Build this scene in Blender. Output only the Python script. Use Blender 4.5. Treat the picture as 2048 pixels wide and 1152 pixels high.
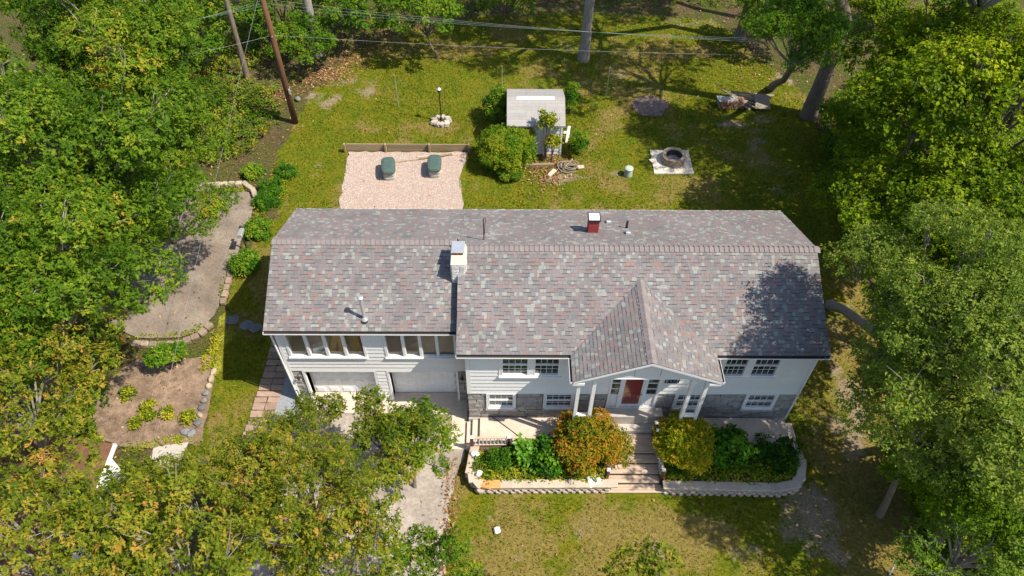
import bpy, bmesh, math, random
import numpy as np
from mathutils import Vector, Matrix
from mathutils.geometry import delaunay_2d_cdt
R_=math.radians
for o in list(bpy.data.objects): bpy.data.objects.remove(o)
sc=bpy.context.scene; COL=sc.collection
# ---------------------------------------------------------------- camera (fitted to the house's edges)
F=1488.9; TH=R_(49.345); RO=R_(.732); YA=R_(.688); CP=(0.,-15.59,25.55)
cam=bpy.data.cameras.new('camera'); cam.sensor_width=36; cam.lens=F/2048*36; cam.clip_end=2000
camo=bpy.data.objects.new('camera',cam); COL.objects.link(camo); sc.camera=camo
_f=Vector((math.sin(YA)*math.cos(TH),math.cos(YA)*math.cos(TH),-math.sin(TH)))
_r=Vector((math.cos(YA),-math.sin(YA),0)); _d=Vector((-math.sin(YA)*math.sin(TH),-math.cos(YA)*math.sin(TH),-math.cos(TH)))
_rc=_r*math.cos(RO)-_d*math.sin(RO); _dc=_r*math.sin(RO)+_d*math.cos(RO)
m=Matrix((( _rc.x,-_dc.x,-_f.x,CP[0]),(_rc.y,-_dc.y,-_f.y,CP[1]),(_rc.z,-_dc.z,-_f.z,CP[2]),(0,0,0,1)))
camo.matrix_world=m
# ---------------------------------------------------------------- world, sun, exposure
SUN=Vector((.53,-.212,.82)).normalized(); EL=math.asin(SUN.z)
w=bpy.data.worlds.new('World'); sc.world=w; w.use_nodes=True
nt=w.node_tree; sky=nt.nodes.new('ShaderNodeTexSky'); sky.sky_type='NISHITA'; sky.sun_disc=False
sky.sun_elevation=EL; sky.sun_rotation=math.atan2(SUN.x,SUN.y)
nt.links.new(sky.outputs[0],nt.nodes['Background'].inputs[0]); nt.nodes['Background'].inputs[1].default_value=.14
sl=bpy.data.lights.new('sun','SUN'); sl.energy=5.0; sl.angle=R_(.53); sl.color=(1,.925,.79)
so=bpy.data.objects.new('sun',sl); COL.objects.link(so); so.rotation_euler=SUN.to_track_quat('Z','Y').to_euler(); so.location=(30,-20,40)
sc.view_settings.view_transform='Standard'; sc.view_settings.look='None'; sc.view_settings.exposure=.57; sc.view_settings.gamma=1
sc.render.engine='CYCLES'; sc.cycles.max_bounces=6; sc.cycles.transparent_max_bounces=12
# ---------------------------------------------------------------- pixel -> place helpers
def ray(px,py):
    u=px-1024; v=py-576; c,s=math.cos(RO),math.sin(RO)
    u,v=(u*c+v*s)/F,(-u*s+v*c)/F
    y=math.cos(TH)-v*math.sin(TH); z=-math.sin(TH)-v*math.cos(TH); a,b=math.cos(YA),math.sin(YA)
    return Vector((u*a+y*b,-u*b+y*a,z))
def atz(px,py,z):
    r=ray(px,py); return Vector(CP)+r*((z-CP[2])/r.z)
def aty(px,py,y):
    r=ray(px,py); return Vector(CP)+r*((y-CP[1])/r.y)
def H(x,y):
    t=min(1,max(0,y/9.)); return -1.+t*t*(3-2*t)
def Hn(x,y):
    t=np.clip(y/9.,0,1); return -1.+t*t*(3-2*t)
def onground(px,py):
    z=0
    for i in range(50): p=atz(px,py,z); z=.5*z+.5*H(p.x,p.y)
    return Vector((p.x,p.y,H(p.x,p.y)))
# ---------------------------------------------------------------- materials
MATS={}
def links(nt,a,b): nt.links.new(a,b)
def node(nt,t,**k):
    n=nt.nodes.new(t)
    for a,b in k.items(): setattr(n,a,b)
    return n
def ramp(nt,fac,stops):
    r=node(nt,'ShaderNodeValToRGB'); e=r.color_ramp.elements
    while len(e)<len(stops): e.new(.5)
    for i,(p,c) in enumerate(stops): e[i].position=p; e[i].color=(*c[:3],1)
    links(nt,fac,r.inputs[0]); return r.outputs[0]
def pm(name,c1,c2=None,scale=3.,rough=.75,bump=0.,bscale=None,spec=.3,metal=0.,rnd=0.,stretch=(1,1,1),fine=0.,c3=None,big=0.):
    """procedural surface: two- or three-colour noise mottling, optional bump and per-object brightness"""
    if name in MATS: return MATS[name]
    m=bpy.data.materials.new(name); m.use_nodes=True; nt=m.node_tree; b=nt.nodes['Principled BSDF']
    geo=node(nt,'ShaderNodeNewGeometry'); mp=node(nt,'ShaderNodeMapping'); mp.inputs['Scale'].default_value=stretch
    links(nt,geo.outputs['Position'],mp.inputs[0])
    n=node(nt,'ShaderNodeTexNoise'); n.inputs['Scale'].default_value=scale; n.inputs['Detail'].default_value=8; n.inputs['Roughness'].default_value=.65
    links(nt,mp.outputs[0],n.inputs[0])
    c2=c2 or tuple(v*.8 for v in c1)
    st=[(.3,c2),(.68,c1)] if not c3 else [(.28,c2),(.5,c1),(.72,c3)]
    col=ramp(nt,n.outputs[0],st)
    if fine:
        n2=node(nt,'ShaderNodeTexNoise'); n2.inputs['Scale'].default_value=scale*14; n2.inputs['Detail'].default_value=3
        links(nt,mp.outputs[0],n2.inputs[0])
        mr=node(nt,'ShaderNodeMapRange'); mr.inputs[1].default_value=.3; mr.inputs[2].default_value=.7; mr.inputs[3].default_value=1-fine; mr.inputs[4].default_value=1+fine
        links(nt,n2.outputs[0],mr.inputs[0])
        vm=node(nt,'ShaderNodeVectorMath',operation='SCALE'); links(nt,col,vm.inputs[0]); links(nt,mr.outputs[0],vm.inputs['Scale']); col=vm.outputs[0]
    if rnd:
        oi=node(nt,'ShaderNodeObjectInfo'); mr=node(nt,'ShaderNodeMapRange'); mr.inputs[3].default_value=1-rnd; mr.inputs[4].default_value=1+rnd
        links(nt,oi.outputs['Random'],mr.inputs[0])
        vm=node(nt,'ShaderNodeVectorMath',operation='SCALE'); links(nt,col,vm.inputs[0]); links(nt,mr.outputs[0],vm.inputs['Scale']); col=vm.outputs[0]
    if big:
        n3=node(nt,'ShaderNodeTexNoise'); n3.inputs['Scale'].default_value=.9; n3.inputs['Detail'].default_value=5; links(nt,mp.outputs[0],n3.inputs[0])
        mr=node(nt,'ShaderNodeMapRange'); mr.inputs[1].default_value=.3; mr.inputs[2].default_value=.7; mr.inputs[3].default_value=1-big; mr.inputs[4].default_value=1+big; links(nt,n3.outputs[0],mr.inputs[0])
        vm=node(nt,'ShaderNodeVectorMath',operation='SCALE'); links(nt,col,vm.inputs[0]); links(nt,mr.outputs[0],vm.inputs['Scale']); col=vm.outputs[0]
    links(nt,col,b.inputs['Base Color']); b.inputs['Roughness'].default_value=rough; b.inputs['Metallic'].default_value=metal
    b.inputs['Specular IOR Level'].default_value=spec
    if bump:
        nb=node(nt,'ShaderNodeTexNoise'); nb.inputs['Scale'].default_value=bscale or scale*6; nb.inputs['Detail'].default_value=5
        links(nt,mp.outputs[0],nb.inputs[0]); bp=node(nt,'ShaderNodeBump'); bp.inputs['Strength'].default_value=min(1,bump); bp.inputs['Distance'].default_value=.02
        links(nt,nb.outputs[0],bp.inputs['Height']); links(nt,bp.outputs[0],b.inputs['Normal'])
    MATS[name]=m; return m
def leafmat(name,stops,transl=.35,rough=.45,spec=.35):
    m=bpy.data.materials.new(name); m.use_nodes=True; nt=m.node_tree; b=nt.nodes['Principled BSDF']; out=nt.nodes['Material Output']
    at=node(nt,'ShaderNodeAttribute'); at.attribute_name='tint'
    col=ramp(nt,at.outputs['Fac'],stops)
    oi=node(nt,'ShaderNodeObjectInfo'); mx=node(nt,'ShaderNodeVectorMath',operation='MULTIPLY')
    links(nt,col,mx.inputs[0]); links(nt,oi.outputs['Color'],mx.inputs[1]); c=mx.outputs[0]
    links(nt,c,b.inputs['Base Color']); b.inputs['Roughness'].default_value=rough; b.inputs['Specular IOR Level'].default_value=spec
    t=node(nt,'ShaderNodeBsdfTranslucent'); links(nt,c,t.inputs[0])
    ms=node(nt,'ShaderNodeMixShader'); ms.inputs[0].default_value=transl
    links(nt,b.outputs[0],ms.inputs[1]); links(nt,t.outputs[0],ms.inputs[2]); links(nt,ms.outputs[0],out.inputs[0])
    return m
def glass(name,tint=(1,1,1),fac=.1):
    m=bpy.data.materials.new(name); m.use_nodes=True; nt=m.node_tree; out=nt.nodes['Material Output']; nt.nodes.remove(nt.nodes['Principled BSDF'])
    t=node(nt,'ShaderNodeBsdfTransparent'); t.inputs[0].default_value=(*tint,1); g=node(nt,'ShaderNodeBsdfGlossy'); g.inputs['Roughness'].default_value=.02
    lw=node(nt,'ShaderNodeLayerWeight'); fr=node(nt,'ShaderNodeMath',operation='POWER'); fr.inputs[1].default_value=4.; links(nt,lw.outputs['Facing'],fr.inputs[0]); ad=node(nt,'ShaderNodeMath',operation='ADD'); ad.inputs[1].default_value=fac
    links(nt,fr.outputs[0],ad.inputs[0]); ms=node(nt,'ShaderNodeMixShader'); links(nt,ad.outputs[0],ms.inputs[0]); links(nt,t.outputs[0],ms.inputs[1]); links(nt,g.outputs[0],ms.inputs[2]); links(nt,ms.outputs[0],out.inputs[0])
    return m
M_WHITE=pm('white_paint',(.76,.755,.745),(.68,.675,.66),1.2,.55,rnd=.03)
M_SIDING=pm('white_siding',(.74,.735,.72),(.68,.675,.655),.9,.6,rnd=.035,stretch=(.5,1,2),fine=.03)
M_STONE=pm('grey_stone_veneer',(.36,.335,.31),(.25,.23,.21),5,.85,.6,40,rnd=.18,fine=.15)
M_WSTONE=pm('pale_chimney_stone',(.72,.69,.67),(.55,.52,.5),6,.85,.6,40,rnd=.12,fine=.1)
M_MORTAR=pm('mortar',(.22,.20,.18),(.15,.14,.12),8,.9)
M_CONC=pm('concrete',(.56,.46,.37),(.43,.35,.28),1.6,.85,.3,60,fine=.08,c3=(.60,.50,.41))
M_CONC2=pm('grey_concrete',(.42,.38,.34),(.32,.29,.25),1.3,.85,.3,50,fine=.1,c3=(.47,.43,.38))
M_METAL=pm('galvanised',(.62,.63,.64),(.52,.53,.54),6,.4,metal=.6,spec=.5)
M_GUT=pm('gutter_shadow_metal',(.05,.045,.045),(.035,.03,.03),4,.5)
M_BROWN=pm('dark_brown_paint',(.16,.045,.04),(.10,.03,.03),8,.6,rnd=.1)
M_BLACK=pm('black_metal',(.02,.02,.02),(.03,.028,.025),9,.5)
M_DECK=pm('deck_boards',(.53,.40,.30),(.40,.29,.21),5,.75,.2,60,rnd=.08,stretch=(.25,4,4),fine=.12)
M_TIMBER=pm('weathered_timber',(.33,.25,.15),(.22,.17,.10),5,.85,.4,50,rnd=.15,stretch=(.3,3,3),fine=.2)
M_GREYWOOD=pm('grey_planks',(.33,.26,.19),(.20,.155,.115),6,.85,.4,50,rnd=.25,fine=.2)
M_BLOCK=pm('retaining_block',(.50,.41,.33),(.38,.30,.24),7,.9,.7,45,rnd=.12,fine=.15)
M_BLOCKCAP=pm('retaining_cap',(.48,.40,.315),(.40,.33,.255),4,.9,.4,45,rnd=.08,fine=.08)
M_SOIL=pm('soil',(.13,.085,.055),(.07,.045,.03),6,.95,.6,40,fine=.3)
M_BARK=pm('bark',(.22,.175,.135),(.11,.085,.065),7,.9,.9,30,stretch=(2.2,2.2,.35),fine=.25)
M_PALEBARK=pm('pale_bark',(.34,.30,.26),(.19,.165,.14),7,.9,.9,30,stretch=(2.2,2.2,.35),fine=.25)
M_POLE=pm('utility_pole_wood',(.18,.085,.045),(.10,.045,.025),8,.85,.5,30,stretch=(3,3,.2),fine=.2)
M_GLASSD=pm('dark_window_glass',(.05,.055,.05),(.02,.024,.022),1.5,.04,spec=.9,rnd=.5)
M_REDGLASS=pm('red_door_paint',(.33,.015,.018),(.18,.02,.015),6,.16,spec=.6)
M_GLASS=glass('clear_glass',(.96,.97,.95),.02)
# roof shingle blend
SHC=[((.207,.181,.178),26),((.197,.184,.184),25),((.170,.166,.171),14),((.240,.168,.157),12),((.265,.271,.254),15),((.220,.199,.193),13)]
M_SH=[pm('shingle_%s'%n,c,tuple(v*.84 for v in c),25,.95,.35,120,spec=.08,fine=.2,big=.13) for n,(c,_) in zip(('mauve','grey','slate','red','pale','taupe'),SHC)]
SHW=[w_ for _,w_ in SHC]
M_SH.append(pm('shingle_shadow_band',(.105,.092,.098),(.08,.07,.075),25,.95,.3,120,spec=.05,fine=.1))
M_DECKD=pm('roof_underlay',(.045,.04,.042),(.035,.03,.03),10,.95)
M_CAP=pm('ridge_shingle',(.222,.192,.188),(.185,.16,.157),9,.95,.3,100,spec=.08,rnd=.07,fine=.12)
# ---------------------------------------------------------------- mesh helpers
class MB:
    def __init__(s): s.v=[]; s.f=[]; s.m=[]
    def box(s,x0,x1,y0,y1,z0,z1,mi=0,T=None):
        b=len(s.v); P=[(x0,y0,z0),(x1,y0,z0),(x1,y1,z0),(x0,y1,z0),(x0,y0,z1),(x1,y0,z1),(x1,y1,z1),(x0,y1,z1)]
        if T: P=[tuple(T@Vector(p)) for p in P]
        s.v+=P
        for q in ((3,2,1,0),(4,5,6,7),(0,1,5,4),(1,2,6,5),(2,3,7,6),(3,0,4,7)): s.f.append([b+i for i in q]); s.m.append(mi)
        return s
    def hexa(s,P,mi=0):
        b=len(s.v); s.v+=[tuple(p) for p in P]
        for q in ((3,2,1,0),(4,5,6,7),(0,1,5,4),(1,2,6,5),(2,3,7,6),(3,0,4,7)): s.f.append([b+i for i in q]); s.m.append(mi)
        return s
    def tube(s,pts,rad,n=6,mi=0,cap=True):
        pts=[Vector(p) for p in pts]; b=len(s.v)
        if not hasattr(rad,'__len__'): rad=[rad]*len(pts)
        for i,p in enumerate(pts):
            d=(pts[min(i+1,len(pts)-1)]-pts[max(i-1,0)]).normalized()
            a=d.cross(Vector((.3,.9,.2)) if abs(d.z)>.8 else Vector((0,0,1))).normalized(); c=d.cross(a)
            for k in range(n):
                t=2*math.pi*k/n; s.v.append(tuple(p+(a*math.cos(t)+c*math.sin(t))*rad[i]))
        for i in range(len(pts)-1):
            for k in range(n):
                s.f.append([b+i*n+k,b+i*n+(k+1)%n,b+(i+1)*n+(k+1)%n,b+(i+1)*n+k]); s.m.append(mi)
        if cap:
            s.f.append([b+k for k in range(n)][::-1]); s.m.append(mi); e=b+(len(pts)-1)*n
            s.f.append([e+k for k in range(n)]); s.m.append(mi)
        return s
    def prism(s,poly,a,b_,axis='z',mi=0):
        """extrude a 2-D outline between a and b_ along an axis"""
        def P(p,t): return (p[0],p[1],t) if axis=='z' else ((p[0],t,p[1]) if axis=='y' else (t,p[0],p[1]))
        b=len(s.v); n=len(poly); s.v+=[P(p,a) for p in poly]+[P(p,b_) for p in poly]
        s.f.append(list(range(b+n-1,b-1,-1))); s.m.append(mi); s.f.append(list(range(b+n,b+2*n))); s.m.append(mi)
        for i in range(n): s.f.append([b+i,b+(i+1)%n,b+n+(i+1)%n,b+n+i]); s.m.append(mi)
        return s
    def lathe(s,prof,c=(0,0,0),n=16,mi=0):
        b=len(s.v)
        for r,z in prof:
            for k in range(n): t=2*math.pi*k/n; s.v.append((c[0]+r*math.cos(t),c[1]+r*math.sin(t),c[2]+z))
        for i in range(len(prof)-1):
            for k in range(n): s.f.append([b+i*n+k,b+i*n+(k+1)%n,b+(i+1)*n+(k+1)%n,b+(i+1)*n+k]); s.m.append(mi)
        s.f.append([b+k for k in range(n)][::-1]); s.m.append(mi); e=b+(len(prof)-1)*n; s.f.append([e+k for k in range(n)]); s.m.append(mi)
        return s
    def mesh(s,name,mats,bevel=0):
        me=bpy.data.meshes.new(name); me.from_pydata(s.v,[],s.f)
        for m_ in (mats if isinstance(mats,(list,tuple)) else [mats]): me.materials.append(m_)
        if any(s.m): me.polygons.foreach_set('material_index',s.m)
        bm=bmesh.new(); bm.from_mesh(me); bmesh.ops.recalc_face_normals(bm,faces=bm.faces)
        if bevel: bmesh.ops.bevel(bm,geom=list(bm.edges),offset=bevel,segments=1,affect='EDGES',clamp_overlap=True)
        bm.to_mesh(me); bm.free(); me.update(); return me
    def build(s,name,mats,parent=None,bevel=0,smooth=False):
        me=s.mesh(name,mats,bevel)
        if smooth: me.polygons.foreach_set('use_smooth',[True]*len(me.polygons))
        return add(name,me,parent)
def add(name,me,parent=None,loc=(0,0,0),rot=(0,0,0),scale=(1,1,1)):
    o=bpy.data.objects.new(name,me); COL.objects.link(o); o.location=loc; o.rotation_euler=rot; o.scale=scale
    if parent is not None: o.parent=parent
    return o
def tag(o,label=None,cat=None,group=None,kind=None):
    if label: o['label']=label
    if cat: o['category']=cat
    if group: o['group']=group
    if kind: o['kind']=kind
    return o
def thing(name,label,cat,loc=(0,0,0),rz=0,group=None):
    o=bpy.data.objects.new(name,None); COL.objects.link(o); o.location=loc; o.rotation_euler=(0,0,rz); o.empty_display_size=.3
    return tag(o,label,cat,group)
def meshobj(name,V,FL,nper,mats,parent=None,tint=None,mi=None):
    """fast mesh from numpy: V (n,3); FL flat loops with nper corners per face"""
    me=bpy.data.meshes.new(name); nf=len(FL)//nper
    me.vertices.add(len(V)); me.vertices.foreach_set('co',np.asarray(V,np.float32).ravel())
    me.loops.add(len(FL)); me.loops.foreach_set('vertex_index',np.asarray(FL,np.int32))
    me.polygons.add(nf); me.polygons.foreach_set('loop_start',np.arange(0,nf*nper,nper,dtype=np.int32)); 
    try: me.polygons.foreach_set('loop_total',np.full(nf,nper,np.int32))
    except Exception: pass
    for m_ in (mats if isinstance(mats,(list,tuple)) else [mats]): me.materials.append(m_)
    if mi is not None: me.polygons.foreach_set('material_index',np.asarray(mi,np.int32))
    if tint is not None:
        a=me.attributes.new('tint','FLOAT','POINT'); a.data.foreach_set('value',np.asarray(tint,np.float32))
    me.polygons.foreach_set('use_smooth',np.zeros(nf,bool))
    me.update(calc_edges=True)
    return me
# unit irregular block meshes shared by stones, blocks and bricks (-.5..+.5 in each axis)
def unit_block(name,mat,seed,j=.06,bev=.06):
    rs=random.Random(seed); mb=MB(); mb.box(-.5,.5,-.5,.5,-.5,.5)
    mb.v=[tuple(c+rs.uniform(-j,j) for c in v) for v in mb.v]
    return mb.mesh(name,mat,bev)
# ================================================================= GROUND
def pip(X,Y,poly):
    ins=np.zeros(X.shape,bool); n=len(poly)
    for i in range(n):
        x1,y1=poly[i]; x2,y2=poly[(i+1)%n]
        if y1==y2: continue
        c=((y1>Y)!=(y2>Y))&(X<(x2-x1)*(Y-y1)/(y2-y1)+x1); ins^=c
    return ins
def gpoly(pts): return [tuple(onground(*p).xy) for p in pts]
rng=np.random.default_rng(4)
def vnoise(X,Y,s,seed):
    r=np.random.default_rng(seed).random((64,64)); x=X/s; y=Y/s
    xi=np.floor(x).astype(int); yi=np.floor(y).astype(int); fx=x-xi; fy=y-yi; fx=fx*fx*(3-2*fx); fy=fy*fy*(3-2*fy)
    g=lambda a,b:r[a%64,b%64]
    return (g(xi,yi)*(1-fx)+g(xi+1,yi)*fx)*(1-fy)+(g(xi,yi+1)*(1-fx)+g(xi+1,yi+1)*fx)*fy
def fbm(X,Y,s,seed): return .5*vnoise(X,Y,s,seed)+.3*vnoise(X,Y,s/2.3,seed+1)+.2*vnoise(X,Y,s/5.1,seed+2)
LAWN=gpoly([(560,425),(530,400),(545,330),(575,270),(625,190),(660,140),(740,85),(900,40),(1080,25),(1420,35),(1500,100),(1600,180),(1640,260),(1665,330),(1690,420),(1740,560),(1800,700),(1850,860),(1850,1000),(1860,1180),(880,1180),(900,1000),(930,900),(930,780),(530,760),(500,960),(380,970),(395,860),(420,760),(440,640),(470,560),(500,500)])
def field_masks(X,Y):
    jx=X+(fbm(X,Y,1.3,11)-.5)*1.2; jy=Y+(fbm(X,Y,1.3,21)-.5)*1.2
    lawn=pip(jx,jy,LAWN).astype(float)
    def blob(px,py,rx,ry,k=1.):
        p=onground(px,py); wx=(fbm(X,Y,1.6,int(px))-.5)*2.2*rx; wy=(fbm(X,Y,1.6,int(py)+7)-.5)*2.2*ry
        d=np.sqrt(((X-p.x+wx)/rx)**2+((Y-p.y+wy)/ry)**2)+(fbm(X,Y,.5,int(px)+3)-.5)*1.3
        return np.clip((1.25-d)*.8,0,1)*k
    dirt=np.zeros_like(X)
    for b in [(1470,250,1.5,.9,.9),(1530,235,1.,.5,.8),(1640,1040,1.5,1.8,1.),(1350,1080,1.5,.8,.6),(1180,1060,1.2,.7,.5),(1500,1110,1.1,.8,.6),(1040,1110,.9,.6,.5),(1420,1030,1.,.5,.45),(1250,150,1.4,.7,.55),(1500,280,1.,1.2,.6),(1130,90,1.4,.8,.5),(1600,1080,1.,.9,.7),(735,175,.9,1.3,.7),(1230,340,.55,.5,1.),(1100,355,1.6,.6,.8),(1680,780,.9,2.2,1.),(1700,900,.9,1.6,.9),(1680,640,.6,1.4,.6),(525,440,.7,.6,.8),(640,340,.4,1.4,.7),(660,200,.9,.8,.8),(680,160,.9,.7,.7),(910,945,.35,.6,.7),(970,1040,.5,.4,.6),(1280,205,.8,.5,.5),(1540,330,1.3,1.,.5),(1180,160,1.2,.8,.5),(1560,370,1.2,1.,.5),(600,190,1.2,.9,.8),(1570,150,1.2,1.2,.9),(1430,40,2,1.2,.6),(1340,40,1.8,1.2,.5),(1300,300,.8,.4,.35),(520,210,1.4,1.,.6)]:
        dirt=np.maximum(dirt,blob(*b))
    dry=np.clip((fbm(X,Y,2.6,31)-.40)*3.2,0,1)
    front=np.clip((-2.5-Y)/1.5,0,1); right=np.clip((X-11.2)/1.2,0,1)*np.clip((6-Y)/2,0,1)
    dry=np.clip(dry*.75+front*.24+right*.5,0,1)
    # worn brown back edge and yellowish moss at the left strip
    moss=np.zeros_like(X)
    for b in [(435,690,.8,1.6,1.),(425,750,.5,1.2,1.),(450,610,.3,.8,1.),(450,590,.3,.7,1.),(460,380,1.,.35,1.),(320,870,1.2,.5,.8)]: moss=np.maximum(moss,blob(*b))
    return lawn,dirt,dry,moss
def axis(a,b,st,far):
    core=np.arange(a,b+1e-6,st); g=[]; d=st
    x=b
    while x<far: d*=1.35; x+=d; g.append(x)
    l=[]; d=st; x=a
    while x>-far: d*=1.35; x-=d; l.append(x)
    return np.array(l[::-1]+list(core)+g)
gx=axis(-38,38,.2,320); gy=axis(-12,46,.2,320)
GX,GY=np.meshgrid(gx,gy); GZ=Hn(GX,GY)
lawn,dirt,dry,moss=field_masks(GX,GY)
GZ=GZ+(fbm(GX,GY,2.2,51)-.5)*.05*(1-np.clip((np.abs(GX-1)-13)/2,0,1)*0)
nx,ny=len(gx),len(gy)
V=np.stack([GX.ravel(),GY.ravel(),GZ.ravel()-.03],1)
ii=np.arange(nx-1)[None,:]+np.arange(ny-1)[:,None]*nx
FL=np.stack([ii,ii+1,ii+nx+1,ii+nx],-1).reshape(-1)
M_G=bpy.data.materials.new('ground_mix'); M_G.use_nodes=True
def ground_material(m):
    nt=m.node_tree; b=nt.nodes['Principled BSDF']; at=node(nt,'ShaderNodeAttribute'); at.attribute_name='mask'
    sp=node(nt,'ShaderNodeSeparateColor'); links(nt,at.outputs['Color'],sp.inputs[0])
    geo=node(nt,'ShaderNodeNewGeometry')
    def noise(s,d=6,r=.6):
        n=node(nt,'ShaderNodeTexNoise'); n.inputs['Scale'].default_value=s; n.inputs['Detail'].default_value=d; n.inputs['Roughness'].default_value=r
        links(nt,geo.outputs['Position'],n.inputs[0]); return n.outputs[0]
    def mix(f,a,c):
        x=node(nt,'ShaderNodeMix',data_type='RGBA'); links(nt,f,x.inputs[0]); links(nt,a,x.inputs[6]); links(nt,c,x.inputs[7]); return x.outputs[2]
    def edge(mask,n,k=.7):
        a=node(nt,'ShaderNodeMath',operation='SUBTRACT'); links(nt,n,a.inputs[0]); a.inputs[1].default_value=.5
        q=node(nt,'ShaderNodeMath',operation='MULTIPLY_ADD'); links(nt,a.outputs[0],q.inputs[0]); q.inputs[1].default_value=k; links(nt,mask,q.inputs[2])
        s=node(nt,'ShaderNodeMapRange',interpolation_type='SMOOTHSTEP'); s.inputs[1].default_value=.3; s.inputs[2].default_value=.7; links(nt,q.outputs[0],s.inputs[0]); return s.outputs[0]
    n1=noise(3.5); n2=noise(14); n3=noise(45,4); n4=noise(8,8,.75)
    litter=ramp(nt,n2,[(.25,(.03,.024,.014)),(.42,(.07,.05,.028)),(.55,(.125,.082,.045)),(.7,(.20,.125,.07)),(.8,(.07,.075,.025))])
    n5=noise(1.1,7,.6); grass=mix(edge(n5,n4,.4),ramp(nt,n4,[(.3,(0.040,0.070,0.003)),(.5,(0.088,0.124,0.006)),(.68,(0.144,0.164,0.010))]),ramp(nt,n4,[(.3,(0.072,0.080,0.005)),(.5,(0.148,0.140,0.008)),(.68,(0.224,0.188,0.018))]))
    dryc=ramp(nt,n4,[(.3,(.11,.088,.018)),(.5,(.195,.15,.04)),(.7,(.285,.215,.07))])
    dirtc=ramp(nt,n2,[(.3,(.16,.12,.07)),(.5,(.25,.19,.12)),(.7,(.34,.265,.18))])
    mossc=ramp(nt,n2,[(.3,(.13,.14,.015)),(.5,(.26,.26,.03)),(.7,(.40,.36,.06))])
    c=mix(edge(sp.outputs[2],n1,1.2),grass,dryc)
    c=mix(edge(sp.outputs[1],n4,1.3),c,dirtc)
    c=mix(edge(at.outputs['Alpha'],n2,.6),c,mossc)
    weeds=ramp(nt,n2,[(.3,(.02,.032,.006)),(.5,(.06,.08,.012)),(.7,(.13,.14,.025))]); litter=mix(edge(noise(.55,6,.6),n2,.5),litter,weeds)
    c=mix(edge(sp.outputs[0],n2,.5),litter,c)
    mr=node(nt,'ShaderNodeMapRange'); mr.inputs[1].default_value=.3; mr.inputs[2].default_value=.7; mr.inputs[3].default_value=.62; mr.inputs[4].default_value=1.35; links(nt,n3,mr.inputs[0])
    vm=node(nt,'ShaderNodeVectorMath',operation='SCALE'); links(nt,c,vm.inputs[0]); links(nt,mr.outputs[0],vm.inputs['Scale'])
    links(nt,vm.outputs[0],b.inputs['Base Color']); b.inputs['Roughness'].default_value=.95; b.inputs['Specular IOR Level'].default_value=.1
    bp=node(nt,'ShaderNodeBump'); bp.inputs['Strength'].default_value=.9; bp.inputs['Distance'].default_value=.05; links(nt,noise(30,6,.7),bp.inputs['Height']); links(nt,bp.outputs[0],b.inputs['Normal'])
ground_material(M_G)
me=meshobj('ground',V,FL,4,M_G)
ca=me.attributes.new('mask','FLOAT_COLOR','POINT')
ca.data.foreach_set('color',np.stack([lawn.ravel(),dirt.ravel(),dry.ravel(),moss.ravel()],1).astype(np.float32).ravel())
me.polygons.foreach_set('use_smooth',np.ones(len(me.polygons),bool))
tag(add('ground',me),'lawn and leaf-littered woodland floor around the house','ground',kind='structure')
def sheet(name,poly,mat,dz=.03,kind='structure',label=None,cat=None,st=.35,thick=0):
    """ground-hugging sheet with the outline poly (world xy)"""
    xs=[p[0] for p in poly]; ys=[p[1] for p in poly]
    pts=[Vector(p) for p in poly]; n=len(pts)
    gxs,gys=np.meshgrid(np.arange(min(xs)+.1,max(xs),st),np.arange(min(ys)+.1,max(ys),st)); ins=pip(gxs,gys,poly)
    pts+=[Vector((a,b)) for a,b in zip(gxs[ins],gys[ins])]
    vs,_,fs,_,_,_=delaunay_2d_cdt(pts,[(i,(i+1)%n) for i in range(n)],[],1,1e-4)
    me=bpy.data.meshes.new(name); me.from_pydata([(v.x,v.y,H(v.x,v.y)+dz) for v in vs],[],[list(f) for f in fs]); me.materials.append(mat); me.update()
    bm=bmesh.new(); bm.from_mesh(me)
    bmesh.ops.recalc_face_normals(bm,faces=bm.faces)
    for f in bm.faces:
        if f.normal.z<0: f.normal_flip()
    bm.to_mesh(me); bm.free()
    return tag(add(name,me),label,cat,kind=kind)
def wob(poly,amp=.12,st=.4,seed=1):
    """subdivide an outline and make it uneven"""
    rs=random.Random(seed); out=[]
    for i in range(len(poly)):
        a=Vector(poly[i]); b=Vector(poly[(i+1)%len(poly)]); k=max(1,int((b-a).length/st)); nn=Vector((-(b-a).y,(b-a).x)).normalized()
        for j in range(k): out.append(tuple(a.lerp(b,j/k)+nn*rs.uniform(-amp,amp)))
    return out
M_ASPH=pm('worn_asphalt',(.205,.165,.13),(.145,.115,.09),.7,.9,.4,70,fine=.16,big=.2,c3=(.27,.22,.175))
M_DRIVE=pm('pale_driveway',(.31,.265,.225),(.23,.195,.165),.7,.9,.5,60,fine=.2,big=.2,c3=(.36,.31,.265))
M_MULCH=pm('bark_mulch',(.21,.145,.10),(.11,.075,.05),3,.95,.9,35,fine=.5,big=.25,c3=(.30,.215,.15))
M_PATH=pm('brick_path_paver',(.36,.25,.19),(.26,.18,.14),5,.9,.4,60,rnd=.18,fine=.15)
M_BLUEG=pm('blue_grey_gravel',(.30,.32,.35),(.19,.2,.22),12,.9,.8,60,fine=.4)
M_PINKG=pm('pink_gravel_bed',(.40,.31,.26),(.28,.215,.18),14,.9,.8,50,fine=.3)
COURT=gpoly([(500,385),(512,400),(497,450),(470,520),(447,590),(428,632),(400,660),(365,676),(275,676),(200,640),(190,540),(220,430),(280,380),(420,378),(465,380)])
sheet('asphalt_court',wob(COURT,.05,.5,3),M_ASPH,.035)
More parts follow.
